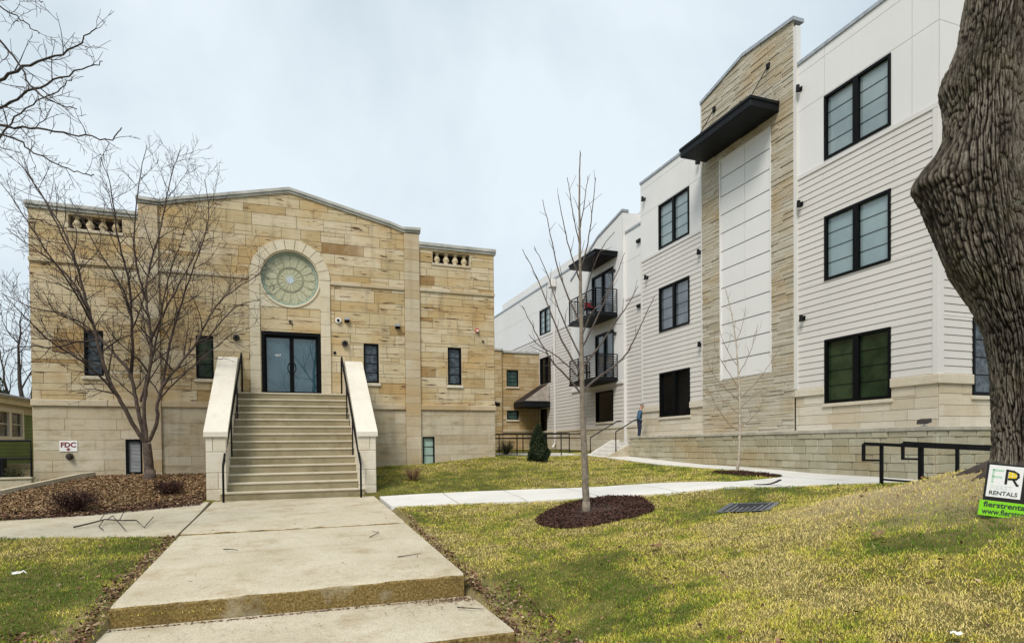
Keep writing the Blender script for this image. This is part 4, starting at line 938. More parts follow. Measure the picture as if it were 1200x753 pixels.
# ================================================================== ACCESS RAMP
rm = MB(); sheet('ramp_path', RAMP, 'concrete_new', .03)
rr_ = thing('ramp_railing', 'black tube railing along both sides of the access ramp by the link wing', 'railing', (10, 26, 1.3))
def railing(name, parent, pts, h, mat_='black_metal', r=.026, low=True, loop=True, gzf=None):
    mb = MB(); z = [(gzf or g1)(x, y) for x, y in pts]
    top = [(x, y, zz+h) for (x, y), zz in zip(pts, z)]; mid = [(x, y, zz+.18) for (x, y), zz in zip(pts, z)]
    mb.tube(top, r, 7); mb.tube([(x, y, zz+h*.80) for (x, y), zz in zip(pts, z)], r*.8, 6)
    if low: mb.tube(mid, r*.8, 6)
    o = mb.build(name, mat_, parent, True)
    for (x, y), zz in zip(pts, z): mb = MB(); mb.tube([(x, y, zz-.05), (x, y, zz+h)], r, 7); mb.build('post', mat_, o)
    return o
railing('rail_run', rr_, [(12.0, 24.05), (11.1, 24.25), (10.3, 24.7), (9.5, 25.5), (8.7, 26.6), (7.9, 27.7), (7.3, 28.5)], .95)
railing('rail_run', rr_, [(12.3, 25.95), (11.3, 26.5), (10.4, 27.1), (9.5, 28.0), (8.7, 28.9), (8.0, 29.6), (7.3, 30.4)], .95)
# ================================================================== STREET-SIDE HANDRAILS (right)
def hrail(label, P):
    t = thing('handrail', label, 'handrail', P[1]-np.array([0, 0, .75]), 'black square handrails by the path')
    L, A, E_ = [np.array(p, float) for p in P[:3]]; d = (E_-A)/np.linalg.norm(E_-A)
    mb = MB(); w = .046
    mb.bar(L, E_+d*1.2, w, .06); mb.bar(L+np.array([0, 0, -.0]), L-np.array([0, 0, .33]), w)
    mb.bar(L-np.array([0, 0, .31]), A-np.array([0, 0, .31]), w*.8); mb.build('top_rail', 'black_metal', t)
    for q in (A, A+d*P[3]): mb = MB(); mb.bar(q+np.array([0, 0, .0]), (q[0], q[1], q[2]-.95), w*1.05); mb.build('post', 'black_metal', t)
    mb = MB(); mb.bar(A-np.array([0, 0, .66]), A+d*P[3]-np.array([0, 0, .66]), w*.75); mb.build('bottom_rail', 'black_metal', t)
hrail('black square-tube handrail with a looped end, the one nearer the lawn', [atD(1012, 519.5, 11.35), atD(1033, 519.5, 11.2), atD(1160, 525.5, 10.2), .62])
hrail('black square-tube handrail with a looped end, the one nearer the block wall', [atD(1058, 518.5, 11.75), atD(1078, 518.7, 11.6), atD(1160, 523, 11.0), .58])
# ================================================================== GREEN HOUSE (left)
gh = thing('green_house', 'low green clapboard house with white framed window and cream eaves', 'house', (-13, 29, .4))
hx0, hx1, hy0, hy1 = -17.0, -9.0, 22.6, 36.0; he = east(hx1); rng = random.Random(51)
mb = MB(); hw = (24.0, 26.18, 2.10, 3.18)
lap(mb, he, hy0, hy1, .5, 3.25, [hw], .13); lap(mb, front(hy0), hx0, hx1, .5, 3.25, [], .13)
mb.add([(hx1, hy0, .2), (hx1, hy1, .2), (hx1, hy1, .5), (hx1, hy0, .5)], [(0, 1, 2, 3)]); mb.box((hx0, hy0+.01, 0), (hx1-.25, hy1, 3.3)); mb.build('wall', ['green_siding', 'lap_shadow'], gh)
mb = MB(); mb.box((hx1-.02, hy0-.03, .5), (hx1+.06, hy0+.1, 3.25)); mb.box((hx1-.05, hy0-.4, 3.25), (hx1+.46, hy1, 3.31)); mb.box((hx1+.42, hy0-.4, 3.312), (hx1+.47, hy1, 3.50)); mb.box((hx1+.0, hy0, 3.02), (hx1+.045, hy1, 3.248)); mb.build('eaves', 'cream_paint', gh)
mb = MB(); mb.add([(hx1+.55, hy0-.5, 3.48), (hx1+.55, hy1+.3, 3.48), (-13, hy1+.3, 4.5), (-13, hy0-.5, 4.5), (hx0-.5, hy0-.5, 3.48), (hx0-.5, hy1+.3, 3.48)], [(0, 1, 2, 3), (3, 2, 5, 4)]); mb.add([(hx1+.55, hy0-.5, 3.40), (hx1+.55, hy1+.3, 3.40), (-13, hy1+.3, 4.42), (-13, hy0-.5, 4.42)], [(3, 2, 1, 0)]); mb.add([(hx1, hy0-.3, 3.3), (-13, hy0-.3, 4.42), (hx0, hy0-.3, 3.3)], [(0, 1, 2)])
mb.build('roof', 'shingle', gh)
window(gh, he, *hw, 2, 1, 'glass_dark', frame='sign_white', fw=.12, depth=.03, proud=.05, mull=.16, bar_mat='sign_white')
# low concrete wall, rail and planting in front of it
lw_ = thing('low_wall', 'low concrete wall edging the sunken steps beside the green house', 'wall', (-8.4, 20.9, .3))
mb = MB(); mb.bbox((-12, 20.75, .0), (-6.95, 20.95, .93), .015); mb.build('wall_block', 'concrete_old', lw_)
mb = MB(); mb.bbox((-12, 20.72, .932), (-6.93, 20.98, .99), .01); mb.build('coping', 'concrete_tread', lw_)
kb = MB(); pts = [(-5.6, 21.3), (-5.85, 20.85), (-6.8, 18.4), (-8.6, 15.6), (-9.3, 14.7)]
for p, q in zip(pts, pts[1:]):
    a = np.array([*p, g1(*p)+.0]); b = np.array([*q, g1(*q)+.0]); kb.bar(a+(b-a)*.003, b, .16, .34)
struct(kb.build('bed_kerb', 'concrete_old'))
hr_ = thing('stair_railing', 'black pipe railing on the low wall beside the green house', 'railing', (-7.0, 20.85, .99))
mb = MB(); mb.tube([(-6.98, 20.85, .99), (-6.98, 20.85, 2.02), (-12, 20.85, 2.02)], .032, 8); mb.tube([(-6.98, 20.85, 1.52), (-12, 20.85, 1.52)], .026, 8); mb.build('rail_tube', 'black_metal', hr_)
for x in (-8.2, -9.6, -11): mb = MB(); mb.tube([(x, 20.85, .99), (x, 20.85, 2.02)], .024, 8); mb.build('post', 'black_metal', hr_)
hs = thing('house_steps', 'short flight of dark steps beside the green house', 'steps', (-8.3, 23.8, .4))
mb = MB()
for k in range(4): mb.bbox((-8.95, 23.0+.3*k, .2), (-7.85, 25, .55+.19*(k+1)), .01)
mb.build('step_block', 'concrete_step', hs)
acu = thing('ac_unit', 'dark boxy air conditioner against the green house wall', 'air conditioner', (-8.6, 24.6, .6))
mb = MB(); mb.bbox((-8.98, 22.7, .5), (-8.3, 22.95, 1.5), .02); mb.build('casing', 'dark_canopy', acu)
mb = MB()
for k in range(12): mb.box((-8.9, 22.685, .6+k*.07), (-8.38, 22.70, .63+k*.07))
mb.build('grille', 'black_metal', acu)
# ================================================================== TREES
def unit(v): v = np.array(v, float); return v/(np.linalg.norm(v)+1e-12)
def smooth_path(pts, n):
    pts = np.array(pts, float)
    for _ in range(n):
        q = [pts[0]]
        for a, b in zip(pts[:-1], pts[1:]): q += [a*.75+b*.25, a*.25+b*.75]
        q.append(pts[-1]); pts = np.array(q)
    return pts
def limb(mb, pts, r0, r1, n=7, rng=None, wob=0.0, power=1.0):
    p = smooth_path(pts, 2)
    if wob and rng: p = p+np.array([[rng.uniform(-wob, wob) for _ in range(3)] if 0 < i < len(p)-1 else [0, 0, 0] for i in range(len(p))])
    t = np.concatenate([[0], np.cumsum(np.linalg.norm(np.diff(p, axis=0), axis=1))]); t /= t[-1]
    r = r0+(r1-r0)*t**power; mb.tube(p, list(r), n, cap=True); return p, r
def twigs(mb, p, r, rng, lvl, dens, Lk, ang=(35, 60), up=.25, rmin=.004, gnarl=.12, start=.2, out=None, depth_flat=1.0):
    L = np.linalg.norm(np.diff(p, axis=0), axis=1); cum = np.concatenate([[0], np.cumsum(L)]); tot = cum[-1]
    m = max(1, int(tot*dens*(1-start)+rng.random())); side = rng.random()*6.28
    for k in range(m):
        s = tot*(start+(1-start)*(k+rng.random()*.8)/m); i = min(len(p)-2, int(np.searchsorted(cum, s)-1)); i = max(i, 0)
        f = (s-cum[i])/max(L[i], 1e-9); pos = p[i]*(1-f)+p[i+1]*f; rad = r[i]*(1-f)+r[i+1]*f; d = unit(p[i+1]-p[i])
        side += 2.4+rng.uniform(-.5, .5); a = unit(np.cross(d, [0.3, .2, 1])); b = np.cross(d, a)
        o = math.cos(side)*a+math.sin(side)*b; th = math.radians(rng.uniform(*ang)); dr = unit(d*math.cos(th)+o*math.sin(th))
        ln = Lk*(1.15-.65*s/tot)*rng.uniform(.6, 1.25); r_ = max(rmin, min(rad*.62, ln*.012+rmin)); ns = 5 if lvl > 1 else 4
        q = [pos]; dd = dr
        for _ in range(ns):
            dd = unit(dd+np.array([rng.gauss(0, gnarl), rng.gauss(0, gnarl), rng.gauss(0, gnarl)+up/ns]))
            q.append(q[-1]+dd*ln/ns)
        q = np.array(q); rr = np.linspace(r_, rmin*.7, len(q)); mb.tube(q, list(rr), 5 if r_ > .012 else 3, cap=False)
        if lvl > 1: twigs(mb, q, rr, rng, lvl-1, dens*1.25, Lk*.5, ang, up, rmin, gnarl*1.1, .15)
# ---- multi-stemmed tree in the mulch bed
rng = random.Random(5)
tY = 20.1; tb = atY(176, 563, tY); tb[2] = g1(tb[0], tb[1])
mt = thing('bare_tree', 'bare multi-stemmed tree with spreading twiggy crown in the mulch bed before the stone wall', 'tree', tb)
tk = MB(); br = MB()
def T(x, y, dy=0.0): return atY(x, y, tY+dy)
base = [tb+np.array([0, 0, -.1]), T(174, 540), T(172, 519)]
tk.tube(smooth_path(base, 2), list(np.linspace(.145, .11, len(smooth_path(base, 2)))), 12)
tk.tube([tb+np.array([0, 0, -.1]), tb+np.array([0.0, 0, .10]), tb+np.array([.0, 0, .3])], [.24, .165, .138], 12)
limbs = [
 ([(172, 522, 0), (163, 508, -.1), (152, 490, -.2), (140, 468, -.35), (128, 445, -.5), (118, 415, -.6), (109, 380, -.7), (100, 350, -.8), (92, 315, -.9), (80, 280, -1.0), (60, 245, -1.1), (38, 215, -1.2), (27, 183, -1.25)], .10),
 ([(172, 518, 0), (163, 486, .1), (157, 455, .15), (152, 433, .2), (138, 420, .3), (120, 398, .5), (98, 378, .6), (70, 365, .7), (36, 361, .8), (2, 343, 1.0)], .10),
 ([(153, 440, .2), (156, 405, .1), (154, 370, .0), (152, 330, -.1), (140, 290, -.2), (134, 250, -.3), (130, 215, -.35), (118, 185, -.4)], .075),
 ([(172, 518, 0), (168, 480, -.1), (172, 450, -.2), (178, 420, -.3), (176, 385, -.35), (171, 352, -.4), (172, 325, -.45), (182, 290, -.5), (192, 250, -.6), (200, 205, -.6), (212, 175, -.6)], .09),
 ([(174, 517, 0), (185, 493, -.2), (184, 472, -.3), (190, 452, -.4), (212, 425, -.6), (230, 402, -.7), (240, 380, -.8), (250, 362, -.9), (272, 340, -1.0), (300, 325, -1.1), (312, 308, -1.1)], .09),
 ([(190, 452, -.4), (196, 415, -.2), (204, 385, -.1), (214, 350, .0), (226, 315, .05), (240, 280, .1), (246, 245, .1), (240, 210, .1)], .06),
 ([(176, 400, -.35), (190, 370, -.6), (206, 340, -.8), (222, 312, -.9), (232, 290, -1), (245, 262, -1)], .05),
 ([(140, 468, -.35), (118, 440, -.6), (92, 420, -.9), (60, 402, -1.1), (30, 372, -1.3), (5, 345, -1.4)], .055),
 ([(154, 370, 0), (145, 340, .2), (128, 312, .3), (112, 290, .4), (100, 262, .5), (82, 232, .5)], .045),
 ([(109, 380, -.7), (96, 345, -.4), (78, 320, -.3), (55, 300, -.2), (30, 285, -.1), (8, 268, 0)], .045),
 ([(171, 352, -.4), (160, 315, -.5), (156, 280, -.55), (160, 240, -.6), (164, 205, -.6), (172, 170, -.6)], .045),
 ([(120, 398, .5), (92, 400, .7), (62, 408, .8), (30, 404, .9), (-5, 415, 1.0)], .05),
 ([(109, 380, -.7), (84, 335, -1.2), (58, 300, -1.4), (30, 255, -1.6), (2, 215, -1.7)], .05),
 ([(92, 315, -.9), (70, 270, -.6), (48, 225, -.5), (22, 190, -.4)], .04),
 ([(230, 402, -.7), (246, 395, -1), (262, 372, -1.1), (280, 356, -1.2), (304, 352, -1.3)], .04),
 ([(165, 470, -.05), (173, 440, .3), (182, 405, .5), (190, 365, .6), (196, 325, .7), (212, 285, .8), (222, 250, .8)], .055),
 ([(184, 472, -.3), (200, 452, -.7), (222, 432, -1.0), (246, 412, -1.2), (270, 392, -1.3), (292, 384, -1.3)], .04),
]
for pts, r in limbs:
    p, rr = limb(tk if r > .08 else br, [T(*q) for q in pts], r*.62, .008, 8, rng, .014)
    twigs(br, p, rr, rng, 3, 3.9 if r > .05 else 3.4, 1.5 if r > .05 else 1.2, (28, 60), .33, .0050, .14, .2)
tk.build('trunk', 'bark_brownish', mt, True); br.build('branches', 'bark_twig', mt)
# ---- overhanging tree whose trunk stands left of the view
rng = random.Random(9); ob = np.array([-7.2, 9.4, 0.]); ob[2] = g1(ob[0], ob[1])
ot = thing('overhanging_tree', 'bare tree whose dark twiggy branches reach in from the upper left', 'tree', ob)
tk = MB(); br = MB(); OD = 8.6
p, rr = limb(tk, [ob+np.array([0, 0, -.2]), ob+np.array([.1, 0, 2]), ob+np.array([.2, .1, 4]), ob+np.array([.1, .1, 6]), ob+np.array([-.3, .2, 8.5]), ob+np.array([-.4, .2, 11])], .36, .1, 14)
twigs(br, p, rr, rng, 3, 1.6, 3.0, (40, 65), .3, .006, .12, .55)
def O(x, y, dd=0.0): return atD(x, y, OD+dd)
for pts, r, sz in [
 ([ob+np.array([.2, .1, 4.6]), O(-70, 150), O(-25, 112), O(0, 92), O(30, 76), O(70, 66), O(100, 45), O(113, 33)], .085, .85),
 ([ob+np.array([.2, .1, 4.3]), O(-70, 175, .4), O(-20, 140, .4), O(4, 124, .4), O(28, 110, .4), O(60, 96, .4), O(92, 83, .3), O(120, 72, .3)], .07, .8),
 ([ob+np.array([.2, .1, 4.0]), O(-60, 150, -.3), O(-15, 145, -.4), O(20, 150, -.4), O(60, 153, -.5), (O(95, 158, -.5)), O(130, 165, -.5), O(143, 150, -.5)], .055, .7),
 ([ob+np.array([.2, .1, 3.9]), O(-60, 160, .2), O(-10, 156, .2), O(22, 162, .3), O(36, 176, .3), O(62, 190, .3), O(90, 203, .3), O(110, 205, .3)], .045, .6),
 ([ob+np.array([.1, .1, 5.4]), O(-60, 20, .5), O(-15, 2, .5), O(10, 12, .5), O(32, 28, .5), O(46, 40, .5)], .05, .6),
 ([ob+np.array([.1, .1, 5.0]), O(-60, 60, -.6), O(-10, 40, -.6), O(15, 60, -.5), O(35, 100, -.5), O(55, 118, -.5), O(90, 128, -.5)], .05, .65),
 ([ob+np.array([.2, .1, 4.2]), O(-50, 200, .8), O(-10, 172, .8), O(15, 140, .8), O(40, 120, .8), O(72, 105, .8), O(84, 90, .8)], .045, .6),
 ([ob+np.array([.1, .1, 6.0]), O(-60, -60, .2), O(-20, -25, .2), O(15, -8, .2), O(50, 2, .2)], .06, .7),
 ([ob+np.array([.1, .1, 6.5]), ob+np.array([2.2, -2.5, 8.0]), ob+np.array([4.4, -4.6, 9.0]), ob+np.array([6.0, -6.0, 9.3])], .09, 1.0)]:
    p, rr = limb(br, pts, r*.70, .0068, 7, rng, .02); twigs(br, p, rr, rng, 3, 4.2, sz, (35, 65), .10, .0040, .17, .25)
tk.build('trunk', 'bark_dark', ot, True); br.build('branches', 'bark_dark', ot)
# ---- young street tree in the mulch ring
rng = random.Random(13); yb_ = atY(687, 600.5, 10.3); yb_[2] = g1(yb_[0], yb_[1]); yD = float((yb_-EYE)@cf)
yt = thing('young_tree', 'slender young tree with straight grey trunk and upswept bare branches in the mulch ring', 'tree', yb_)
tk = MB(); br = MB()
def Yp(x, y, dd=0.0): return atD(x, y, yD+dd)
p, rr = limb(tk, [yb_-np.array([0, 0, .15]), Yp(687, 590), Yp(685, 540), Yp(683, 490), Yp(682, 440), Yp(681, 380), Yp(680, 320), Yp(679, 260), Yp(679, 215), Yp(680, 178)], .075, .010, 10, rng, .004, .8)
tk.tube([yb_-np.array([0, 0, .1]), yb_+np.array([0, 0, .06]), yb_+np.array([0, 0, .2])], [.10, .082, .072], 10)
for pts, r in [([(682, 462), (664, 440), (648, 425), (634, 402), (622, 378), (612, 358)], .024), ([(682, 440), (664, 410), (652, 385), (640, 352), (628, 322), (612, 292)], .024),
 ([(681, 420), (664, 385), (650, 350), (640, 315), (626, 290)], .02), ([(681, 380), (664, 345), (652, 310), (644, 270), (636, 234)], .02), ([(680, 330), (668, 295), (660, 262), (654, 228)], .016),
 ([(680, 290), (672, 255), (668, 230), (665, 208)], .013), ([(683, 458), (702, 440), (722, 428), (738, 410), (752, 378), (768, 346)], .024), ([(682, 432), (700, 408), (716, 385), (734, 360), (748, 335)], .022),
 ([(681, 410), (696, 380), (712, 345), (724, 318), (732, 296)], .02), ([(681, 362), (692, 325), (700, 300), (712, 280), (720, 272)], .016), ([(680, 318), (690, 280), (694, 248), (698, 208)], .015), ([(679, 270), (685, 240), (689, 206)], .012),
 ([(682, 448), (668, 430), (646, 412), (632, 406), (620, 392)], .018), ([(681, 396), (690, 370), (706, 352), (716, 332)], .016)]:
    dd = rng.uniform(-.7, .7); m = len(pts); q, r2 = limb(br, [Yp(x, y, dd*i/(m-1)) for i, (x, y) in enumerate(pts)], r, .0062, 6, rng, .008)
    twigs(br, q, r2, rng, 1, 2.6, .42, (25, 45), .18, .0046, .10, .3)
twigs(br, p, rr, rng, 1, 3.0, .4, (30, 50), .2, .0046, .1, .6)
tk.build('trunk', 'bark_grey', yt, True); br.build('branches', 'bark_young', yt)
# ---- pale sapling beside the building path
rng = random.Random(17); sb_ = np.array([11.55, 13.7, 0]); sb_[2] = g1(sb_[0], sb_[1]); sD = float((sb_-EYE)@cf)
sp = thing('birch_sapling', 'thin pale sapling with fine bare twigs in front of the stone bay', 'tree', sb_)
tk = MB(); br = MB()
def Sp(x, y, dd=0.0): return atD(x, y, sD+dd)
p, rr = limb(tk, [sb_-np.array([0, 0, .1]), Sp(866, 545), Sp(867, 500), Sp(867, 465), Sp(865, 430), Sp(862, 395), Sp(857, 365), Sp(850, 338)], .045, .008, 8, rng, .004, .8)
for pts, r in [([(867, 505), (855, 498), (842, 480), (832, 462), (824, 445)], .013), ([(867, 470), (850, 455), (836, 440), (826, 418)], .014), ([(866, 468), (880, 455), (893, 440), (905, 422), (914, 405)], .014), ([(867, 500), (880, 492), (890, 480), (898, 462)], .012),
 ([(865, 430), (852, 410), (844, 392), (842, 372)], .011), ([(865, 440), (876, 420), (884, 400), (888, 380)], .011), ([(863, 400), (870, 382), (874, 360)], .009), ([(866, 455), (850, 430), (836, 408), (838, 388)], .012), ([(866, 485), (848, 470), (838, 452)], .010), ([(866, 480), (884, 462), (902, 452)], .010)]:
    dd = rng.uniform(-.6, .6); m = len(pts); q, r2 = limb(br, [Sp(x, y, dd*i/(m-1)) for i, (x, y) in enumerate(pts)], r, .005, 5, rng, .01); twigs(br, q, r2, rng, 2, 2.6, .55, (28, 50), .2, .0035, .12, .3)
twigs(br, p, rr, rng, 1, 3, .5, (30, 50), .2, .0035, .1, .5)
tk.build('trunk', 'bark_birch', sp, True); br.build('branches', 'twig_birch', sp)
# ---- the massive trunk on the right
DT = 7.5
tz = lambda y: float(atD(1150, y, DT)[2])
sil = [(-60, 1142, 1240), (0, 1130, 1214), (20, 1127, 1206), (45, 1124, 1202), (63, 1116, 1200), (80, 1105, 1198), (101, 1099, 1197), (115, 1104, 1197), (135, 1106, 1197), (157, 1105, 1197), (172, 1097, 1197), (189, 1079, 1198), (203, 1067, 1199), (212, 1065, 1200), (224, 1073, 1202), (247, 1083, 1207), (288, 1100, 1216), (318, 1112, 1221), (355, 1137, 1226), (389, 1153, 1230), (426, 1159, 1234), (470, 1161, 1237), (519, 1163, 1240), (535, 1162, 1242), (548, 1159, 1246), (562, 1152, 1256)]
sil = np.array(sil, float); NZ, NA = 800, 520
ys = np.linspace(-58, 560, NZ); Lx = np.interp(ys, sil[:, 0], sil[:, 1]); Rx = np.interp(ys, sil[:, 0], sil[:, 2])
k5 = np.ones(9)/9; Lx = np.convolve(np.pad(Lx, 4, 'edge'), k5, 'valid'); Rx = np.convolve(np.pad(Rx, 4, 'edge'), k5, 'valid')
cR = unit([cr[0], cr[1], 0])
corex = np.maximum(Lx, np.convolve(np.pad(np.interp(ys, [-60, 0, 100, 210, 300, 390, 520, 562], [1142, 1131, 1118, 1110, 1118, 1154, 1163, 1145]), 4, 'edge'), k5, 'valid'))
verts = []; hts = []
an_ = np.linspace(0, 2*PI, NA, endpoint=False)
for i in range(NZ):
    y = ys[i]; mid = (corex[i]+Rx[i])/2; hw = (Rx[i]-corex[i])/2; c = atD(mid, y, DT); vd = unit([c[0], c[1], 0]); pr = np.array([vd[1], -vd[0], 0])   # view dir, right of it
    rad = hw*DT/F/(cR@pr+ .0)*(cR@pr)*(cR@pr)*1.02; lump = max(0, (corex[i]-Lx[i]))*DT/F*.80
    ca, sa = np.cos(an_), np.sin(an_)                                   # angle 0 = right of view, pi = left
    w = np.clip(-ca*.96+sa*-.28, 0, 1)**1.6
    z = c[2]; A = an_/(2*PI)*16
    t_ = an_/(2*PI); bl = np.clip((t_-.93)/.07, 0, 1)
    def per(fr, zs, off): return vnoise(t_*fr+off, np.full(NA, z*zs+off))*(1-bl)+vnoise((t_-1)*fr+off, np.full(NA, z*zs+off))*bl
    ph = t_*52+1.6*per(9, .7, 3)+1.0*per(24, 2.2, 31)+.55*per(55, 7, 55)
    fur = np.clip(1.7*np.abs(np.sin(PI*ph)), 0, 1)**.8                                     # meandering vertical furrows
    ph2 = t_*96+2.0*per(20, 2.0, 71)+.9*per(70, 7, 12); fur2 = np.abs(np.sin(PI*ph2))**.6
    cell = np.floor(ph); brk = np.abs(np.sin(PI*(z*3.4+7.3*np.mod(np.sin(cell*12.99)*43758.5, 1)+2.6*per(26, 3, 88))))**.45
    fine_ = per(160, 26, 17)
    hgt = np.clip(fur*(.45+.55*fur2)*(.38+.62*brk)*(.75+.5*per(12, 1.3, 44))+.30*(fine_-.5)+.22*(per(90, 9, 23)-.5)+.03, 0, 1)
    big = vnoise(A*.22+z*.5, np.full(NA, z*.9))-.5
    flare = .035*max(0, (y-525)/35)**2*(1+.8*np.cos(an_*5+.6))
    r = rad*(1+.06*big)+lump*w+.060*(hgt-.6)+flare+.022*(per(14, 2.2, 61)-.5)
    verts.append(c[None, :]+np.outer(r*ca, pr)+np.outer(r*sa, vd)); hts.append(hgt)
V = np.concatenate(verts); H = np.concatenate(hts)
ii = np.arange(NZ-1)[:, None]*NA; kk = np.arange(NA)[None, :]; k2 = (kk+1) % NA
fc = np.stack([ii+kk, ii+NA+kk, ii+NA+k2, ii+k2], -1).reshape(-1, 4)
bt_b = V[-NA:].mean(0)
bt = thing('big_tree', 'massive old tree trunk with deeply furrowed bark and swollen burls at the right', 'tree', bt_b)
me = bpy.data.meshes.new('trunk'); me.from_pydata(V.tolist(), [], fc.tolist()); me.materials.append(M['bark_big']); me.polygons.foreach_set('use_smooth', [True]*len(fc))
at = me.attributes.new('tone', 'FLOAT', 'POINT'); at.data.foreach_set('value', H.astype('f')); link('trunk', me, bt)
rng = random.Random(23); tk = MB(); top = verts[0].mean(0); rt = float(np.linalg.norm(verts[0][0]-verts[0][NA//2]))/2
for dx, dy, dz, r in ((-1.8, .8, 4.5, .8), (1.8, -.6, 5, .75), (.3, 1.8, 5.5, .7)):
    p, rr = limb(tk, [top-np.array([0, 0, .4]), top+np.array([dx*.2, dy*.2, 1.0]), top+np.array([dx*.8, dy*.8, dz*.6]), top+np.array([dx*1.2, dy*1.2, dz])], rt*r, .1, 12); twigs(tk, p, rr, rng, 2, 1.2, 2.6, (35, 60), .3, .012, .12, .35)
tk.build('crown', 'bark_dark', bt, True)
# roots showing at the foot
rb = MB()
for a in (2.6, 3.3, 4.0, 4.7, 5.4):
    c = bt_b; vd = unit([c[0], c[1], 0]); pr = np.array([vd[1], -vd[0], 0]); d = math.cos(a)*pr+math.sin(a)*vd; q = []
    for s in (.25, .42, .6, .8): x, y = (c+d*s)[:2]; q.append((x, y, g1(x, y)+.06-.20*(s-.25)))
    rb.tube(smooth_path(q, 2), list(np.linspace(.12, .04, len(smooth_path(q, 2)))), 8)
rb.build('root', 'bark_dark', bt, True)
# ---- distant bare trees behind the green house, plus two added behind the camera
def far_tree(x, y, h, seed, label):
    rg = random.Random(seed); b = np.array([x, y, g1(x, y)-.2]); t = thing('bare_tree', label, 'tree', b); tk = MB(); br = MB()
    p, rr = limb(tk, [b, b+np.array([.2, 0, h*.3]), b+np.array([rg.uniform(-.6, .6), 0, h*.65]), b+np.array([rg.uniform(-1, 1), 0, h])], h*.022, .03, 8, rg, .06)
    twigs(br, p, rr, rg, 3, 1.1, h*.42, (28, 50), .5, .014, .13, .28); tk.build('trunk', 'bark_dark', t, True); br.build('branches', 'bark_dark', t)
a = atD(26, 470, 46); far_tree(a[0], a[1], 11.5, 3, 'tall bare tree standing behind the green house roof')
a = atD(12, 470, 54); far_tree(a[0], a[1], 10.5, 4, 'shorter bare tree at the left frame edge behind the green house')
far_tree(1.5, -12, 13, 6, 'tall bare tree added across the street for the glass door to mirror')  # added out of view to give the door glass something to reflect
far_tree(-7, -9, 11, 8, 'bare tree added across the street for the windows beside the stairs to mirror')  # second unseen tree, put behind the camera for the window reflections
# ================================================================== SHRUBS
def leaf_cloud(mb, c, fn, n, size, rg):
    for _ in range(n):
        p = fn(); nrm = unit([rg.gauss(0, 1), rg.gauss(0, 1), rg.gauss(.3, 1)]); a = unit(np.cross(nrm, [rg.gauss(0, 1), rg.gauss(0, 1), 1])); b = np.cross(nrm, a); s = size*rg.uniform(.6, 1.3)
        mb.add([c+p-a*s*.5, c+p+b*s*.3, c+p+a*s, c+p-b*s*.3], [(0, 1, 2, 3)], rg.random())
rng = random.Random(29)
cb = atD(631, 541, 22.2); cb[2] = g1(cb[0], cb[1]); cH = 1.32
cfr = thing('conifer_shrub', 'small dark cone-shaped evergreen on the lawn in front of the ramp railing', 'shrub', cb)
mb = MB()
def cone():
    while True:
        t = rng.random()**1.3; prof = .43*(1-t)**.75*(1 if t > .15 else .75+t*1.6); a = rng.uniform(0, 2*PI); lump = 1+.16*math.sin(a*3+t*9)+.1*math.sin(a*5-t*14)
        r = prof*lump*rng.uniform(.75, 1.0)+.02; return np.array([r*math.cos(a), r*math.sin(a), .04+t*cH])
leaf_cloud(mb, cb, cone, 9000, .055, rng); mb.build('foliage', 'conifer_needles', cfr)
mb = MB(); mb.tube([cb, cb+np.array([0, 0, cH*.8])], [.06, .02], 8); mb.build('trunk', 'bark_dark', cfr)
def shrub(px, py, Y, w, h, label, mat_, n=90, leaves=0, name='dormant_shrub', leafmat=None):
    b = atY(px, py, Y); b[2] = g1(b[0], b[1]); t = thing(name, label, 'shrub', b); mb = MB(); rg = random.Random(int(px*7))
    for _ in range(n):
        a = rg.uniform(0, 2*PI); s = rg.uniform(.35, 1)
        q = [b+np.array([.06*math.cos(a), .06*math.sin(a), -.03])]; tip = np.array([w*.5*s*math.cos(a), w*.5*s*math.sin(a), h*rg.uniform(.5, 1)*(1.1-.4*s)])
        q += [b+tip*.5+np.array([rg.gauss(0, .04), rg.gauss(0, .04), .05]), b+tip]; q = smooth_path(q, 1); mb.tube(q, list(np.linspace(.008, .004, len(q))), 3, rg.random()); twigs(mb, q, np.linspace(.007, .004, len(q)), rg, 1, 12, w*.25, (25, 60), .2, .0035, .2, .3)
    st_ = mb.build('stems', mat_, t)
    if leaves:
        lb = MB(); leaf_cloud(lb, b, lambda: (lambda a, r, z: np.array([w*.5*r*math.cos(a), w*.5*r*math.sin(a), z]))(rg.uniform(0, 6.28), math.sqrt(rg.random())*.95, h*rg.uniform(.05, .9)*1.0), leaves, .035, rg); lb.build('leaves', leafmat or mat_, t)
    return t
shrub(85, 596, 14.9+.8, 1.05, .55, 'spiky dark reddish dormant shrub in the mulch bed, the one nearer the path', 'shrub_twigs', 110, 700)
shrub(198, 579, 17.6, .80, .42, 'low dense dark dormant shrub in the mulch bed beside the stair wall', 'shrub_twigs', 110, 800)
shrub(484, 565, 18.0, .75, .45, 'pale brown leafless shrub on the grass to the right of the stairs', 'leaf_brown', 60, 160)
shrub(593, 527, 26.5, .95, .75, 'dark evergreen bush at the top of the access ramp by the stone corner', 'brush_green', 60, 900, 'evergreen_bush')
shrub(18, 561, 21.2, .6, .6, 'dark leafy plant growing behind the low wall by the green house', 'brush_green', 40, 500, 'leafy_plant')
a = atD(6, 470, 38); b = np.array([a[0]-1.2, a[1], g1(a[0], a[1])])
et = thing('evergreen_tree', 'dark evergreen crown showing behind the green house at the left edge', 'tree', b); mb = MB(); rg = random.Random(2)
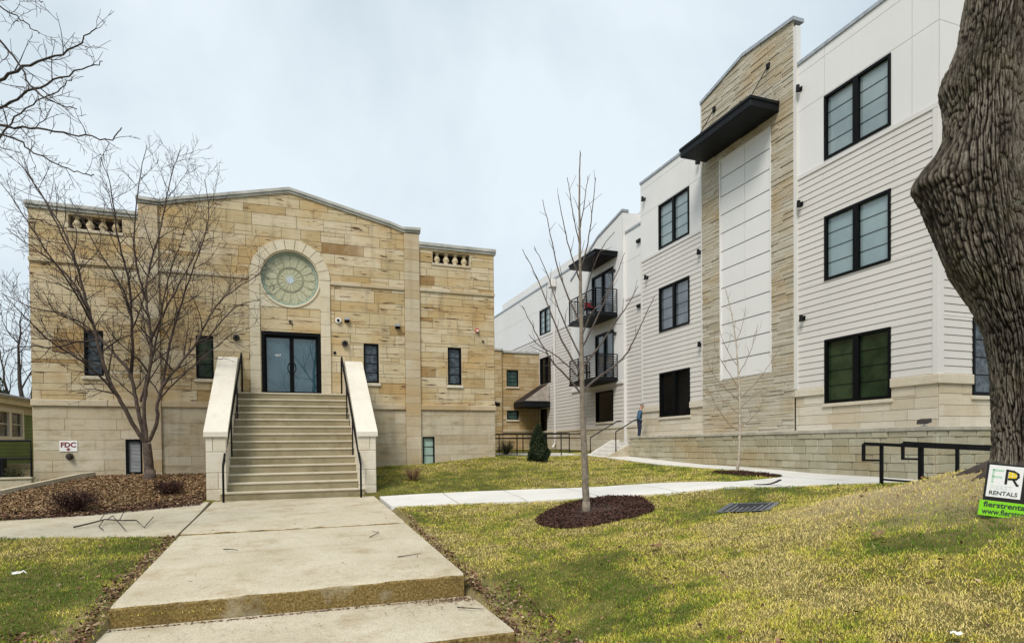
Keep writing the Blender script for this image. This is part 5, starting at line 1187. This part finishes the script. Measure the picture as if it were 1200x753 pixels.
leaf_cloud(mb, b, lambda: (lambda t, a_: np.array([2.6*(1-t)**.8*rg.uniform(.4, 1)*math.cos(a_)*(1+.2*math.sin(a_*4+t*8)), 2.6*(1-t)**.8*rg.uniform(.4, 1)*math.sin(a_), 1+t*6.2]))(rg.random()**1.2, rg.uniform(0, 6.28)), 5000, .22, rg); mb.build('crown', 'brush_green', et)
mb = MB(); mb.tube([b, b+np.array([0, 0, 6])], [.2, .05], 8); mb.build('trunk', 'bark_dark', et)
# ================================================================== PERSON
px_, py_, pz_ = 13.82, 22.25, 1.842
ps = thing('person', 'person in blue denim shirt and navy trousers standing atop the terrace steps', 'person', (px_, py_, pz_))
H_ = 1.60
def body():
    # faces -Y (to the right in the picture), slightly stooped, hands in pockets
    J = [((0, .0, .86), .135, .115), ((0, -.0, 1.0), .13, .11), ((0, -.02, 1.16), .155, .12), ((0, -.03, 1.28), .15, .105), ((0, -.05, 1.36), .06, .06), ((0, -.09, 1.43), .055, .06), ((0, -.12, 1.50), .075, .09), ((0, -.12, 1.57), .068, .08)]
    E = [(i, i+1) for i in range(7)]
    def addj(p, r, par): J.append((p, r, r) if not isinstance(r, tuple) else (p, *r)); E.append((par, len(J)-1)); return len(J)-1
    for s in (-1, 1):
        a = addj((s*.09, .0, .80), .095, 0); a = addj((s*.10, -.01, .62), .082, a); a = addj((s*.10, .0, .44), .06, a); a = addj((s*.10, .02, .26), .058, a); a = addj((s*.10, .03, .09), .042, a); a = addj((s*.105, -.03, .045), .045, a); addj((s*.11, -.15, .03), .035, a)
        a = addj((s*.18, -.03, 1.30), .062, 3); a = addj((s*.225, .02, 1.14), .05, a); a = addj((s*.235, .06, 1.02), .042, a); a = addj((s*.21, -.03, .90), .036, a); addj((s*.17, -.08, .84), .038, a)
    me = bpy.data.meshes.new('b'); me.from_pydata([(x+px_, y+py_, z*H_/1.6+pz_) for (x, y, z), _, _ in J], E, []); o = bpy.data.objects.new('b', me); COL.objects.link(o)
    sk = o.modifiers.new('s', 'SKIN'); sk.use_smooth_shade = True
    for i, v in enumerate(me.skin_vertices[0].data): v.radius = (J[i][1], J[i][2]); v.use_root = (i == 0)
    su = o.modifiers.new('u', 'SUBSURF'); su.levels = 2; su.render_levels = 2
    bpy.context.view_layer.update(); m2 = bpy.data.meshes.new_from_object(o.evaluated_get(bpy.context.evaluated_depsgraph_get())); bpy.data.objects.remove(o)
    for m in ('skin', 'denim', 'navy_cloth', 'shoe'): m2.materials.append(M[m])
    for p in m2.polygons:
        c = p.center; z = c.z-pz_; p.material_index = 0 if z > 1.345 else (1 if z > .90 else (2 if z > .085 else 3))
    m2.polygons.foreach_set('use_smooth', [True]*len(m2.polygons)); return m2
link('body', body(), ps); ps.rotation_euler = (0, 0, math.radians(66))
mb = MB(); hc = np.array([px_, py_-.12, pz_+1.535])
vs = []; fs = []; na, nb = 14, 7
for j in range(nb+1):
    for k in range(na):
        th = PI*.5*j/nb; ph = 2*PI*k/na; q = np.array([.078*math.cos(th)*math.cos(ph), .092*math.cos(th)*math.sin(ph)+.014, -.0+.095*math.sin(th)+.05*(math.sin(ph) if math.sin(ph) < 0 else -math.sin(ph)*.5)*math.cos(th)*-1*(1 if math.sin(ph) < 0 else 2)]); vs.append(hc+q)
for j in range(nb):
    for k in range(na): fs.append((j*na+k, j*na+(k+1) % na, (j+1)*na+(k+1) % na, (j+1)*na+k))
mb.add(vs, fs); mb.build('hair', 'grey_hair', ps, True)
mb = MB()
mb.tube([hc+np.array([0, -.07, -.01]), hc+np.array([0, -.105, -.035])], [.018, .014], 6)
for s in (-1, 1): mb.tube([hc+np.array([s*.072, .0, -.02]), hc+np.array([s*.088, .01, -.02])], [.026, .02], 8)
mb.build('face_features', 'skin', ps, True)
mb = MB(); mb.tube([(px_+.15*math.cos(a), py_-.005+.125*math.sin(a), pz_+.90) for a in np.linspace(0, 2*PI, 20)], .016, 5); mb.build('belt', 'shoe', ps)
# ================================================================== YARD SIGN
so = atD(1157.5, 541.5, 6.25); sr = unit(cr*.90-cf*.42+np.array([0, 0, -.0])); sr = unit([sr[0], sr[1], 0]); su_ = np.array([0, 0, 1.]); nrm = np.cross(sr, su_)   # toward the viewer
ca_, sa_ = math.cos(math.radians(-6.5)), math.sin(math.radians(-6.5)); R_ = sr*ca_+su_*sa_; U_ = -sr*sa_+su_*ca_
def S3(x, y, z=0.0): return so+R_*x+U_*y+nrm*z
sb0 = S3(.35, -.55); ys_ = thing('yard_sign', 'tilted black and white rental yard sign with lime green strip by the big trunk', 'sign', (sb0[0], sb0[1], g1(sb0[0], sb0[1])))
def rect(mb, x0, x1, y0, y1, z0, z1, mi=0):
    mb.add([S3(x, y, z) for z in (z0, z1) for x, y in ((x0, y0), (x1, y0), (x1, y1), (x0, y1))], [(3, 2, 1, 0), (4, 5, 6, 7), (0, 1, 5, 4), (1, 2, 6, 5), (2, 3, 7, 6), (3, 0, 4, 7)], 0, mi)
mb = MB(); rect(mb, 0, .66, -.385, 0, -.006, .0); mb.build('panel', 'sign_black', ys_)
mb = MB(); rect(mb, .02, .305, -.345, -.018, .001, .003); mb.build('logo_field', 'sign_white', ys_)
mb = MB(); rect(mb, -.022, .69, -.545, -.387, -.008, .002); mb.build('rider_strip', 'sign_lime', ys_)
mb = MB()
for q in ((.05, .068, -.20, -.06), (.05, .145, -.077, -.058), (.05, .135, -.145, -.128)): rect(mb, *q, .0035, .005)
mb.build('logo_letter', 'sign_mint', ys_)
mb = MB(); rect(mb, .160, .182, -.205, -.052, .0035, .005)
def strip(pts, w):
    for (x0, y0), (x1, y1) in zip(pts, pts[1:]):
        d = np.array([x1-x0, y1-y0]); d /= np.linalg.norm(d); nx, ny_ = -d[1]*w/2, d[0]*w/2
        mb.add([S3(x, y, .005) for x, y in ((x0-nx-d[0]*w*.3, y0-ny_-d[1]*w*.3), (x1-nx+d[0]*w*.3, y1-ny_+d[1]*w*.3), (x1+nx+d[0]*w*.3, y1+ny_+d[1]*w*.3), (x0+nx-d[0]*w*.3, y0+ny_-d[1]*w*.3))], [(0, 1, 2, 3)])
strip([(.17, -.062), (.225, -.068), (.262, -.09), (.268, -.12), (.25, -.145), (.19, -.15)], .02); strip([(.228, -.15), (.262, -.205), (.272, -.207)], .02)
mb.build('logo_letter', 'sign_black', ys_)
mb = MB(); rect(mb, .186, .216, -.108, -.078, .0035, .005); rect(mb, .220, .250, -.108, -.082, .0035, .005); rect(mb, .186, .216, -.138, -.112, .0035, .005); rect(mb, .220, .252, -.138, -.112, .0035, .005); mb.build('logo_window', 'sign_yellow', ys_)
mb = MB(); text_mesh('FIERST', .062, lambda x, y, z: S3(.045+x, -.265+y, .0045+z), mb=mb, thick=.001, sx=1.05); mb.build('lettering', 'sign_pale', ys_)
mb = MB(); text_mesh('RENTALS', .058, lambda x, y, z: S3(.042+x, -.322+y, .0045+z), mb=mb, thick=.001, bold=.0012, sx=1.0); mb.build('lettering', 'sign_dark', ys_)
mb = MB(); text_mesh('fierstrentals', .078, lambda x, y, z: S3(.014+x, -.452+y, .003+z), mb=mb, thick=.001, bold=.0022, sx=1.04); text_mesh('www.fierstrentals.com', .080, lambda x, y, z: S3(.008+x, -.525+y, .003+z), mb=mb, thick=.001, bold=.0022, sx=.82); mb.build('lettering', 'sign_dark', ys_)
for x in (.16, .54):
    q = S3(x, -.30, -.012); e = S3(x, -.80, -.012); e[2] = min(e[2], g1(e[0], e[1])-.05); mb = MB(); mb.tube([q, e], .005, 6); mb.build('wire_stake', 'grey_metal', ys_)
# ================================================================== SMALL THINGS ON THE GROUND
gc = atZ(877, 591.5, .66); gc[2] = g1(gc[0], gc[1])
gr = thing('drain_grate', 'slotted grey steel drain grate set in the lawn', 'drain grate', gc)
mb = MB(); gx = unit([cr[0], cr[1], 0]); gy = unit([cf[0], cf[1], 0]); gw, gl_ = .42, .48
_gv = unit([gc[0], gc[1], 0]); gyy = unit(_gv+.22*np.array([_gv[1], -_gv[0], 0])); gxx = np.array([gyy[1], -gyy[0], 0])
def G3(x, y, z): q = gc+gxx*x+gyy*y; q[2] = g1(q[0], q[1])+z-.012; return q
mb.add([G3(-gw, -gl_, .026), G3(gw, -gl_, .026), G3(gw, gl_, .026), G3(-gw, gl_, .026)], [(0, 1, 2, 3)]); mb.build('pit', 'pit_black', gr)
mb = MB()
for p, q in (((-gw, -gl_), (gw, -gl_)), ((gw, -gl_), (gw, gl_)), ((gw, gl_), (-gw, gl_)), ((-gw, gl_), (-gw, -gl_))): mb.bar(G3(*p, .031), G3(*q, .031), .035, .012)
for k in range(9): x = -gw+gw*2*(k+.5)/9; mb.bar(G3(x, -gl_, .032), G3(x, gl_, .032), .036, .008)
mb.build('bars', 'steel_grate', gr)
bc = atZ(900, 569, .84); bc[2] = g1(bc[0], bc[1])
bp_ = thing('black_edging', 'loose curled piece of black plastic edging lying at the path edge', 'edging strip', bc); mb = MB()
q = [bc+gx*(-.28)+np.array([0, 0, .03]), bc+gx*(.0)+np.array([0, 0, .035]), bc+gx*.12+np.array([0, 0, .06]), bc+gx*.27+np.array([0, 0, .13])]; q = smooth_path(q, 1)
for a, b in zip(q, q[1:]): mb.add([a-gy*.07, b-gy*.05, b+gy*.05, a+gy*.07, a-gy*.07-np.array([0, 0, .012]), b-gy*.05-np.array([0, 0, .012]), b+gy*.05-np.array([0, 0, .012]), a+gy*.07-np.array([0, 0, .012])], [(0, 1, 2, 3), (7, 6, 5, 4), (0, 4, 5, 1), (2, 6, 7, 3), (0, 3, 7, 4), (1, 5, 6, 2)])
mb.build('strip', 'black_frame', bp_)
def ground_twig(label, pts, r, name='fallen_twig', subs=(), group=None):
    W = []
    for x, y, l in pts: p = atZ(x, y, .3); 
    out = []
    def at_ground(x, y, l):
        z = .3
        for _ in range(12):
            p = atZ(x, y, z); z = .6*z+.4*(max(g1(p[0], p[1]), wz(p[1]) if -1.85 < p[0] < 2.05 and p[1] > 7.5 else -9)+.03)
        p[2] += l; return p
    main = [at_ground(*q) for q in pts]; c = main[0]; t = MB(); t.tube(main, list(np.linspace(r, r*.5, len(main))), 6)
    for s in subs: t.tube([at_ground(*q) for q in s], r*.5, 5)
    o = t.build(name, 'bark_dark'); tag(o, label, 'branch' if subs else 'twig', group); return o
ground_twig('forked dead branch lying on the left path below the mulch bed', [(86, 618, .01), (105, 616, .05), (123, 613, .08), (145, 613, .06), (160, 611, .03), (169, 618, .01), (180, 608, .05)], .017, 'fallen_branch', [[(118, 613, .08), (124, 606, .1), (132, 602, .06)], [(126, 613, .08), (132, 609, .09), (147, 622, .02)], [(122, 613, .08), (116, 618, .02), (121, 621, .01)], [(140, 613, .06), (146, 604, .1)]])
ground_twig('small straight twig in the middle of the front walk near its left side', [(262, 643, .0), (271, 644, .01), (279, 644, .0)], .009)
ground_twig('bent twig on the front walk close to the lawn edge', [(466, 652, .0), (478, 651, .01), (493, 648, .0)], .008)
ground_twig('hooked little twig on the front walk near its centre', [(433, 629, .0), (440, 627, .02), (444, 624, .01), (436, 622, .0)], .008)
ground_twig('thin twig on the lower slab below the step', [(536, 711, .0), (552, 713, .01), (566, 713, .0)], .008)
# ================================================================== GRASS, MULCH, LITTER (uncountable)
R = np.random.RandomState(4)
def np_mesh(name, V, Fc, col, mat_, kind='stuff'):
    me = bpy.data.meshes.new(name); nv, nf = len(V), len(Fc); k = Fc.shape[1]
    me.vertices.add(nv); me.vertices.foreach_set('co', V.astype('f').ravel()); me.loops.add(nf*k); me.loops.foreach_set('vertex_index', Fc.astype('i').ravel())
    me.polygons.add(nf); me.polygons.foreach_set('loop_start', np.arange(0, nf*k, k, dtype='i')); me.polygons.foreach_set('loop_total', np.full(nf, k, 'i'))
    at = me.attributes.new('col', 'FLOAT_COLOR', 'POINT'); at.data.foreach_set('color', np.concatenate([col, np.ones((nv, 1))], 1).astype('f').ravel())
    me.materials.append(M[mat_]); me.update(calc_edges=True); return struct(link(name, me), kind)
def bump_xy(x, y): return .05*(fbm(x*1.1, y*1.1)-.5)+.02*(fbm(x*5, y*5, 3)-.5)
def surf(x, y): return gz(x, y)+bump_xy(x, y)
def fmask(x, y):
    m = np.zeros(x.shape, bool)
    for p in HARD+BEDS: m |= inpoly(x, y, p)
    m |= (y > 21.55) & (x > -7.3) & (x < 7.3); m |= (x > 13.1) & (y > 9.2); m |= (x < -5.8) & (y > 15.5); m |= (y > 34); m |= (x > 15) & (y > 10)
    m |= (x > -1.98) & (x < 2.2) & (y > 11.7) & (y < 16.6); m |= (y > 16.6) & (x > -2.1) & (x < 2.2); m |= ((np.abs((x-gc[0])*gxx[0]+(y-gc[1])*gxx[1]) < gw+.01) & (np.abs((x-gc[0])*gyy[0]+(y-gc[1])*gyy[1]) < gl_+.01)); m |= (x < -14)
    return m
N = 1350000
r = 2.6*np.exp(R.rand(N)*math.log(36/2.6)); th = YAW+np.radians(R.uniform(-56, 52, N)); x = r*np.sin(th); y = r*np.cos(th)
keep = ~fmask(x, y); bare = bare_at(x, y); keep &= R.rand(N) > bare*.93; keep &= R.rand(N) < .30+1.05*fbm(x*2.3, y*2.3)+.9*(fbm(x*9, y*9, 2)-.5)
x, y, r = x[keep], y[keep], r[keep]; n = len(x)
z = surf(x, y)
patch = fbm(x*.45+3, y*.45+8, 3); fine = fbm(x*2.2, y*2.2, 4); vf = fbm(x*7, y*7, 2)
green = .42+1.9*(patch-.5)+2.0*(fine-.5)+.8*(vf-.5)
green += .40*np.exp(-(((x-2.9)/1.1)**2+((y-7.5)/3.2)**2))+.30*((x < -1.8) & (y < 13))+.22*((y > 16) & (x < 8))-.30*np.exp(-(((x-6.2)/2.4)**2+((y-6.8)/1.9)**2))-.22*np.exp(-(((x-4)/2.5)**2+((y-13.2)/1.0)**2))+.22*np.exp(-(((x-4.2)/1.4)**2+((y-3.6)/.9)**2))-.5*bare[keep]
u = np.clip(green+R.normal(0, .20, n), 0, 1)[:, None]
straw = np.array([.76, .61, .24]); olive = np.array([.74, .62, .10]); gr_ = np.array([.33, .42, .035]); dk = np.array([.09, .16, .015])
col = np.where(u < .35, straw+(olive-straw)*(u/.35), np.where(u < .7, olive+(gr_-olive)*((u-.35)/.35), gr_+(dk-gr_)*((u-.7)/.3)))*np.clip(R.uniform(.6, 1.25, (n, 1)), 0, 1.25)
col = np.clip(col, 0, .85)
dead = R.rand(n) < .08; col[dead] = np.array([.46, .36, .19])*R.uniform(.6, 1.2, (dead.sum(), 1))
sc = 1+np.clip(r-5, 0, 30)*.085
L = R.uniform(.014, .036, n)*sc**.6*(.45+1.1*vf); W = R.uniform(.0016, .0034, n)*sc**.8
a = R.uniform(0, 2*PI, n); lean = np.clip(R.normal(.95, .42, n), .1, 1.55); b = R.uniform(0, 2*PI, n)
dx, dy = np.cos(a), np.sin(a)
px, py = np.cos(b)*W, np.sin(b)*W
P0 = np.stack([x-px, y-py, z-.004], 1); P1 = np.stack([x+px, y+py, z-.004], 1)
mx = x+dx*L*.45*np.sin(lean*.6); my = y+dy*L*.45*np.sin(lean*.6); mz = z+L*.55*np.cos(lean*.6)
P2 = np.stack([mx+px*.7, my+py*.7, mz], 1); P3 = np.stack([mx-px*.7, my-py*.7, mz], 1)
tx = mx+dx*L*.6*np.sin(lean); ty = my+dy*L*.6*np.sin(lean); tz_ = mz+L*.5*np.cos(lean)
P4 = np.stack([tx+px*.15, ty+py*.15, tz_], 1); P5 = np.stack([tx-px*.15, ty-py*.15, tz_], 1)
V = np.stack([P0, P1, P2, P3, P4, P5], 1).reshape(-1, 3); o = (np.arange(n)*6)[:, None]
Fc = np.concatenate([o+np.array([[0, 1, 2, 3]]), o+np.array([[3, 2, 4, 5]])], 0)
np_mesh('grass', V, Fc, np.repeat(col, 6, 0), 'grass_blade')
def chips(name, polyset, dens, cols, lmin, lmax, wmin, wmax, zoff=.0, jitter=.02, seed=1, heap=0.0, label=None):
    Q = np.random.RandomState(seed); X = []; Y_ = []
    for p in polyset:
        xs = [q[0] for q in p]; ys2 = [q[1] for q in p]; m = int((max(xs)-min(xs))*(max(ys2)-min(ys2))*dens); xx = Q.uniform(min(xs), max(xs), m); yy = Q.uniform(min(ys2), max(ys2), m)
        k = inpoly(xx, yy, p); X.append(xx[k]); Y_.append(yy[k])
    x = np.concatenate(X); y = np.concatenate(Y_); return chip_mesh(name, x, y, cols, lmin, lmax, wmin, wmax, zoff, jitter, Q, heap)
def chip_mesh(name, x, y, cols, lmin, lmax, wmin, wmax, zoff, jitter, Q, heap=0.0, zz=None, mat_='chips', flat=.45, thick=.25):
    n = len(x); z = (surf(x, y) if zz is None else zz)+zoff+np.abs(Q.normal(0, jitter, n))+heap
    l = Q.uniform(lmin, lmax, n)/2; w = Q.uniform(wmin, wmax, n)/2; a = Q.uniform(0, 2*PI, n); t1 = Q.normal(0, flat, n); t2 = Q.normal(0, flat, n)
    ux = np.stack([np.cos(a)*np.cos(t1), np.sin(a)*np.cos(t1), np.sin(t1)], 1); vy = np.stack([-np.sin(a)*np.cos(t2), np.cos(a)*np.cos(t2), np.sin(t2)], 1); c = np.stack([x, y, z], 1)
    nn = np.cross(ux, vy); A = ux*l[:, None]; B = vy*w[:, None]; C = nn*(w*thick)[:, None]
    V = np.stack([c-A-B*.6, c+A*.9-B, c+A+B*.7+C*2, c-A*.85+B+C], 1).reshape(-1, 3); o = (np.arange(n)*4)[:, None]; Fc = o+np.array([[0, 1, 2, 3]])
    ci = Q.randint(0, len(cols), n); col = np.array(cols)[ci]*Q.uniform(.6, 1.35, (n, 1)); return np_mesh(name, V, Fc, np.repeat(col, 4, 0), mat_)
dark_m = [(.055, .028, .02), (.085, .04, .028), (.04, .022, .018), (.12, .06, .04)]
tan_m = [(.26, .165, .085), (.33, .22, .12), (.18, .10, .05), (.40, .29, .17), (.10, .05, .03), (.22, .13, .065)]
chips('mulch', [RING, BIRCH], 3800, dark_m, .02, .07, .008, .02, .012, .016, 3)
chips('bed_mulch', [BED_L], 1500, tan_m, .03, .09, .012, .035, .01, .022, 4)
edge = [(-2.05, 15.75), (-4.0, 15.15), (-5.5, 14.85), (-9, 14.6), (-9, 15.3), (-5.5, 15.7), (-4, 16.2), (-2.05, 17.2)]
chips('bed_edge_mulch', [edge], 1600, dark_m+[(.2, .12, .07)], .02, .08, .01, .03, .02, .02, 6)
# mulch ring floors
for nm, p in (('mulch_ground', RING), ('mulch_ground', BIRCH)):
    c = np.mean(p, 0); n_ = len(p); vs = [(c[0], c[1], g1(*c)+.025)]
    for f in (.55, .85, 1.0): vs += [(c[0]+(q[0]-c[0])*f, c[1]+(q[1]-c[1])*f, float(surf(np.array([c[0]+(q[0]-c[0])*f]), np.array([c[1]+(q[1]-c[1])*f]))[0])+(.022, .02, -.01)[(.55, .85, 1.0).index(f)]) for q in p]
    fs = [(0, 1+k, 1+(k+1) % n_) for k in range(n_)]+[(1+j*n_+k, 1+(j+1)*n_+k, 1+(j+1)*n_+(k+1) % n_, 1+j*n_+(k+1) % n_) for j in (0, 1) for k in range(n_)]
    mb = MB(); mb.add(vs, fs); struct(mb.build(nm, 'mulch_dark', None, True)) if 'mulch_dark' in M else None
# fallen leaves on lawn and along the walk edges
Q = np.random.RandomState(8); n = 2600
r = 2.8*np.exp(Q.rand(n)*math.log(22/2.8)); th = YAW+np.radians(Q.uniform(-48, 48, n)); x = r*np.sin(th); y = r*np.cos(th); k = ~fmask(x, y) & (Q.rand(n) < .25+fbm(x*.9+5, y*.9)*.9); x, y = x[k], y[k]
ex = np.concatenate([Q.normal(2.16, .06, 1000), Q.normal(-1.97, .07, 1200), Q.uniform(2.1, 2.65, 500), Q.normal(2.12, .05, 160), Q.uniform(-2.9, -1.9, 500)]); ey = np.concatenate([6.0+Q.rand(1000)**1.5*7.5, 6.2+Q.rand(1200)**1.3*6.5, Q.uniform(5.0, 7.3, 500), Q.uniform(7.2, 7.6, 160), Q.uniform(5.8, 7.2, 500)])
k = ~fmask(ex, ey); x = np.concatenate([x, ex[k]]); y = np.concatenate([y, ey[k]])
leafc = [(.20, .12, .06), (.30, .21, .13), (.14, .07, .04), (.34, .25, .15), (.24, .13, .09), (.10, .05, .03), (.06, .035, .02), (.15, .08, .05)]
chip_mesh('fallen_leaves', x, y, leafc, .02, .06, .014, .035, .018, .008, Q, flat=.4, thick=.5)
n = 260; x = np.concatenate([Q.uniform(-1.8, 2.0, 150), Q.uniform(.9, 2.05, 60), Q.uniform(-1.8, 2., 50)]); y = np.concatenate([Q.uniform(7.6, 16, 150), Q.uniform(6.9, 7.45, 60), Q.uniform(6.6, 7.4, 50)]); zz = np.where(y > 7.5, wz(y)+.02, -.15)
chip_mesh('path_litter', x, y, leafc[:4], .012, .045, .006, .02, .008, .003, Q, zz=zz, flat=.12)
n = 700; x = np.concatenate([Q.uniform(-1.85, 2.05, 500), Q.normal(1.85, .2, 200)]); y = np.concatenate([7.42-np.abs(Q.normal(0, .025, 500)), 7.36-np.abs(Q.normal(0, .08, 200))])
chip_mesh('step_litter', x, y, leafc[1:], .01, .05, .006, .022, .004, .006, Q, zz=np.full(n, -.168), flat=.3)
def scrap(px, py, s, label, cat='litter', mat_='paper'):
    z = .2
    for _ in range(10): p = atZ(px, py, z); z = .5*z+.5*(g1(p[0], p[1])+.04)
    mb = MB(); rg = random.Random(int(px)); n_ = 4; vs = [p+np.array([(i/n_-.5)*s+rg.gauss(0, s*.05), (j/n_-.5)*s*.7+rg.gauss(0, s*.05), .03+abs(rg.gauss(0, s*.16))]) for i in range(n_+1) for j in range(n_+1)]
    mb.add(vs, [(i*(n_+1)+j, (i+1)*(n_+1)+j, (i+1)*(n_+1)+j+1, i*(n_+1)+j+1) for i in range(n_) for j in range(n_)]); o = mb.build('dry_leaf' if mat_ != 'paper' else 'paper_scrap', mat_); tag(o, label, cat)
scrap(22, 675, .14, 'crumpled white scrap lying on the green left lawn'); scrap(1120, 747, .09, 'white scrap standing in the grass at the lower right')
scrap(1028, 629, .13, 'brown curled leaf on the right lawn below the handrails', 'leaf', 'leaf_brown'); scrap(768, 643, .15, 'reddish dry leaf on the lawn below the mulch ring', 'leaf', 'leaf_brown')
# ================================================================== LIGHT AND SKY
SUN_EL, SUN_AZ = 52, 222            # bright overcast: broad soft light from behind-left of the camera
w = bpy.data.worlds.new('World'); SC.world = w; w.use_nodes = True; t = w.node_tree; bg = t.nodes['Background']
sky = t.nodes.new('ShaderNodeTexSky'); sky.sky_type = 'NISHITA'; sky.sun_disc = False; sky.sun_elevation = math.radians(SUN_EL); sky.sun_rotation = math.radians(SUN_AZ); sky.dust_density = 3.0
tc = t.nodes.new('ShaderNodeTexCoord'); mp = t.nodes.new('ShaderNodeMapping'); mp.inputs['Scale'].default_value = (1, 1, 1.4); t.links.new(tc.outputs['Generated'], mp.inputs['Vector'])
nz = t.nodes.new('ShaderNodeTexNoise'); nz.inputs['Scale'].default_value = 1.7; nz.inputs['Detail'].default_value = 6; nz.inputs['Roughness'].default_value = .5; nz.inputs['Distortion'].default_value = .3; t.links.new(mp.outputs[0], nz.inputs['Vector'])
rp_ = t.nodes.new('ShaderNodeValToRGB'); e = rp_.color_ramp.elements; e[0].position = .36; e[0].color = (2.85, 3.5, 3.92, 1); e[1].position = .64; e[1].color = (4.85, 5.36, 5.66, 1); t.links.new(nz.outputs[0], rp_.inputs[0])
mx_ = t.nodes.new('ShaderNodeMix'); mx_.data_type = 'RGBA'; mx_.inputs[0].default_value = .90; t.links.new(sky.outputs[0], mx_.inputs[6]); t.links.new(rp_.outputs[0], mx_.inputs[7]); t.links.new(mx_.outputs[2], bg.inputs['Color']); bg.inputs['Strength'].default_value = .085
sl = bpy.data.lights.new('sun', 'SUN'); sl.energy = 1.5; sl.angle = math.radians(22); sl.color = (1, .95, .87); so_ = bpy.data.objects.new('sun', sl); COL.objects.link(so_)
az, el = math.radians(SUN_AZ), math.radians(SUN_EL); d = Vector((math.sin(az)*math.cos(el), math.cos(az)*math.cos(el), math.sin(el))); so_.rotation_euler = d.to_track_quat('Z', 'Y').to_euler(); so_.location = (0, 0, 30)
vs_ = SC.view_settings; vs_.view_transform = 'Standard'; vs_.look = 'None'; vs_.gamma = 1; vs_.exposure = 1.08; vs_.use_curve_mapping = False
SC.cycles.max_bounces = 6; SC.cycles.diffuse_bounces = 3; SC.cycles.glossy_bounces = 3; SC.cycles.transparent_max_bounces = 4
SC.cycles.use_denoising = True
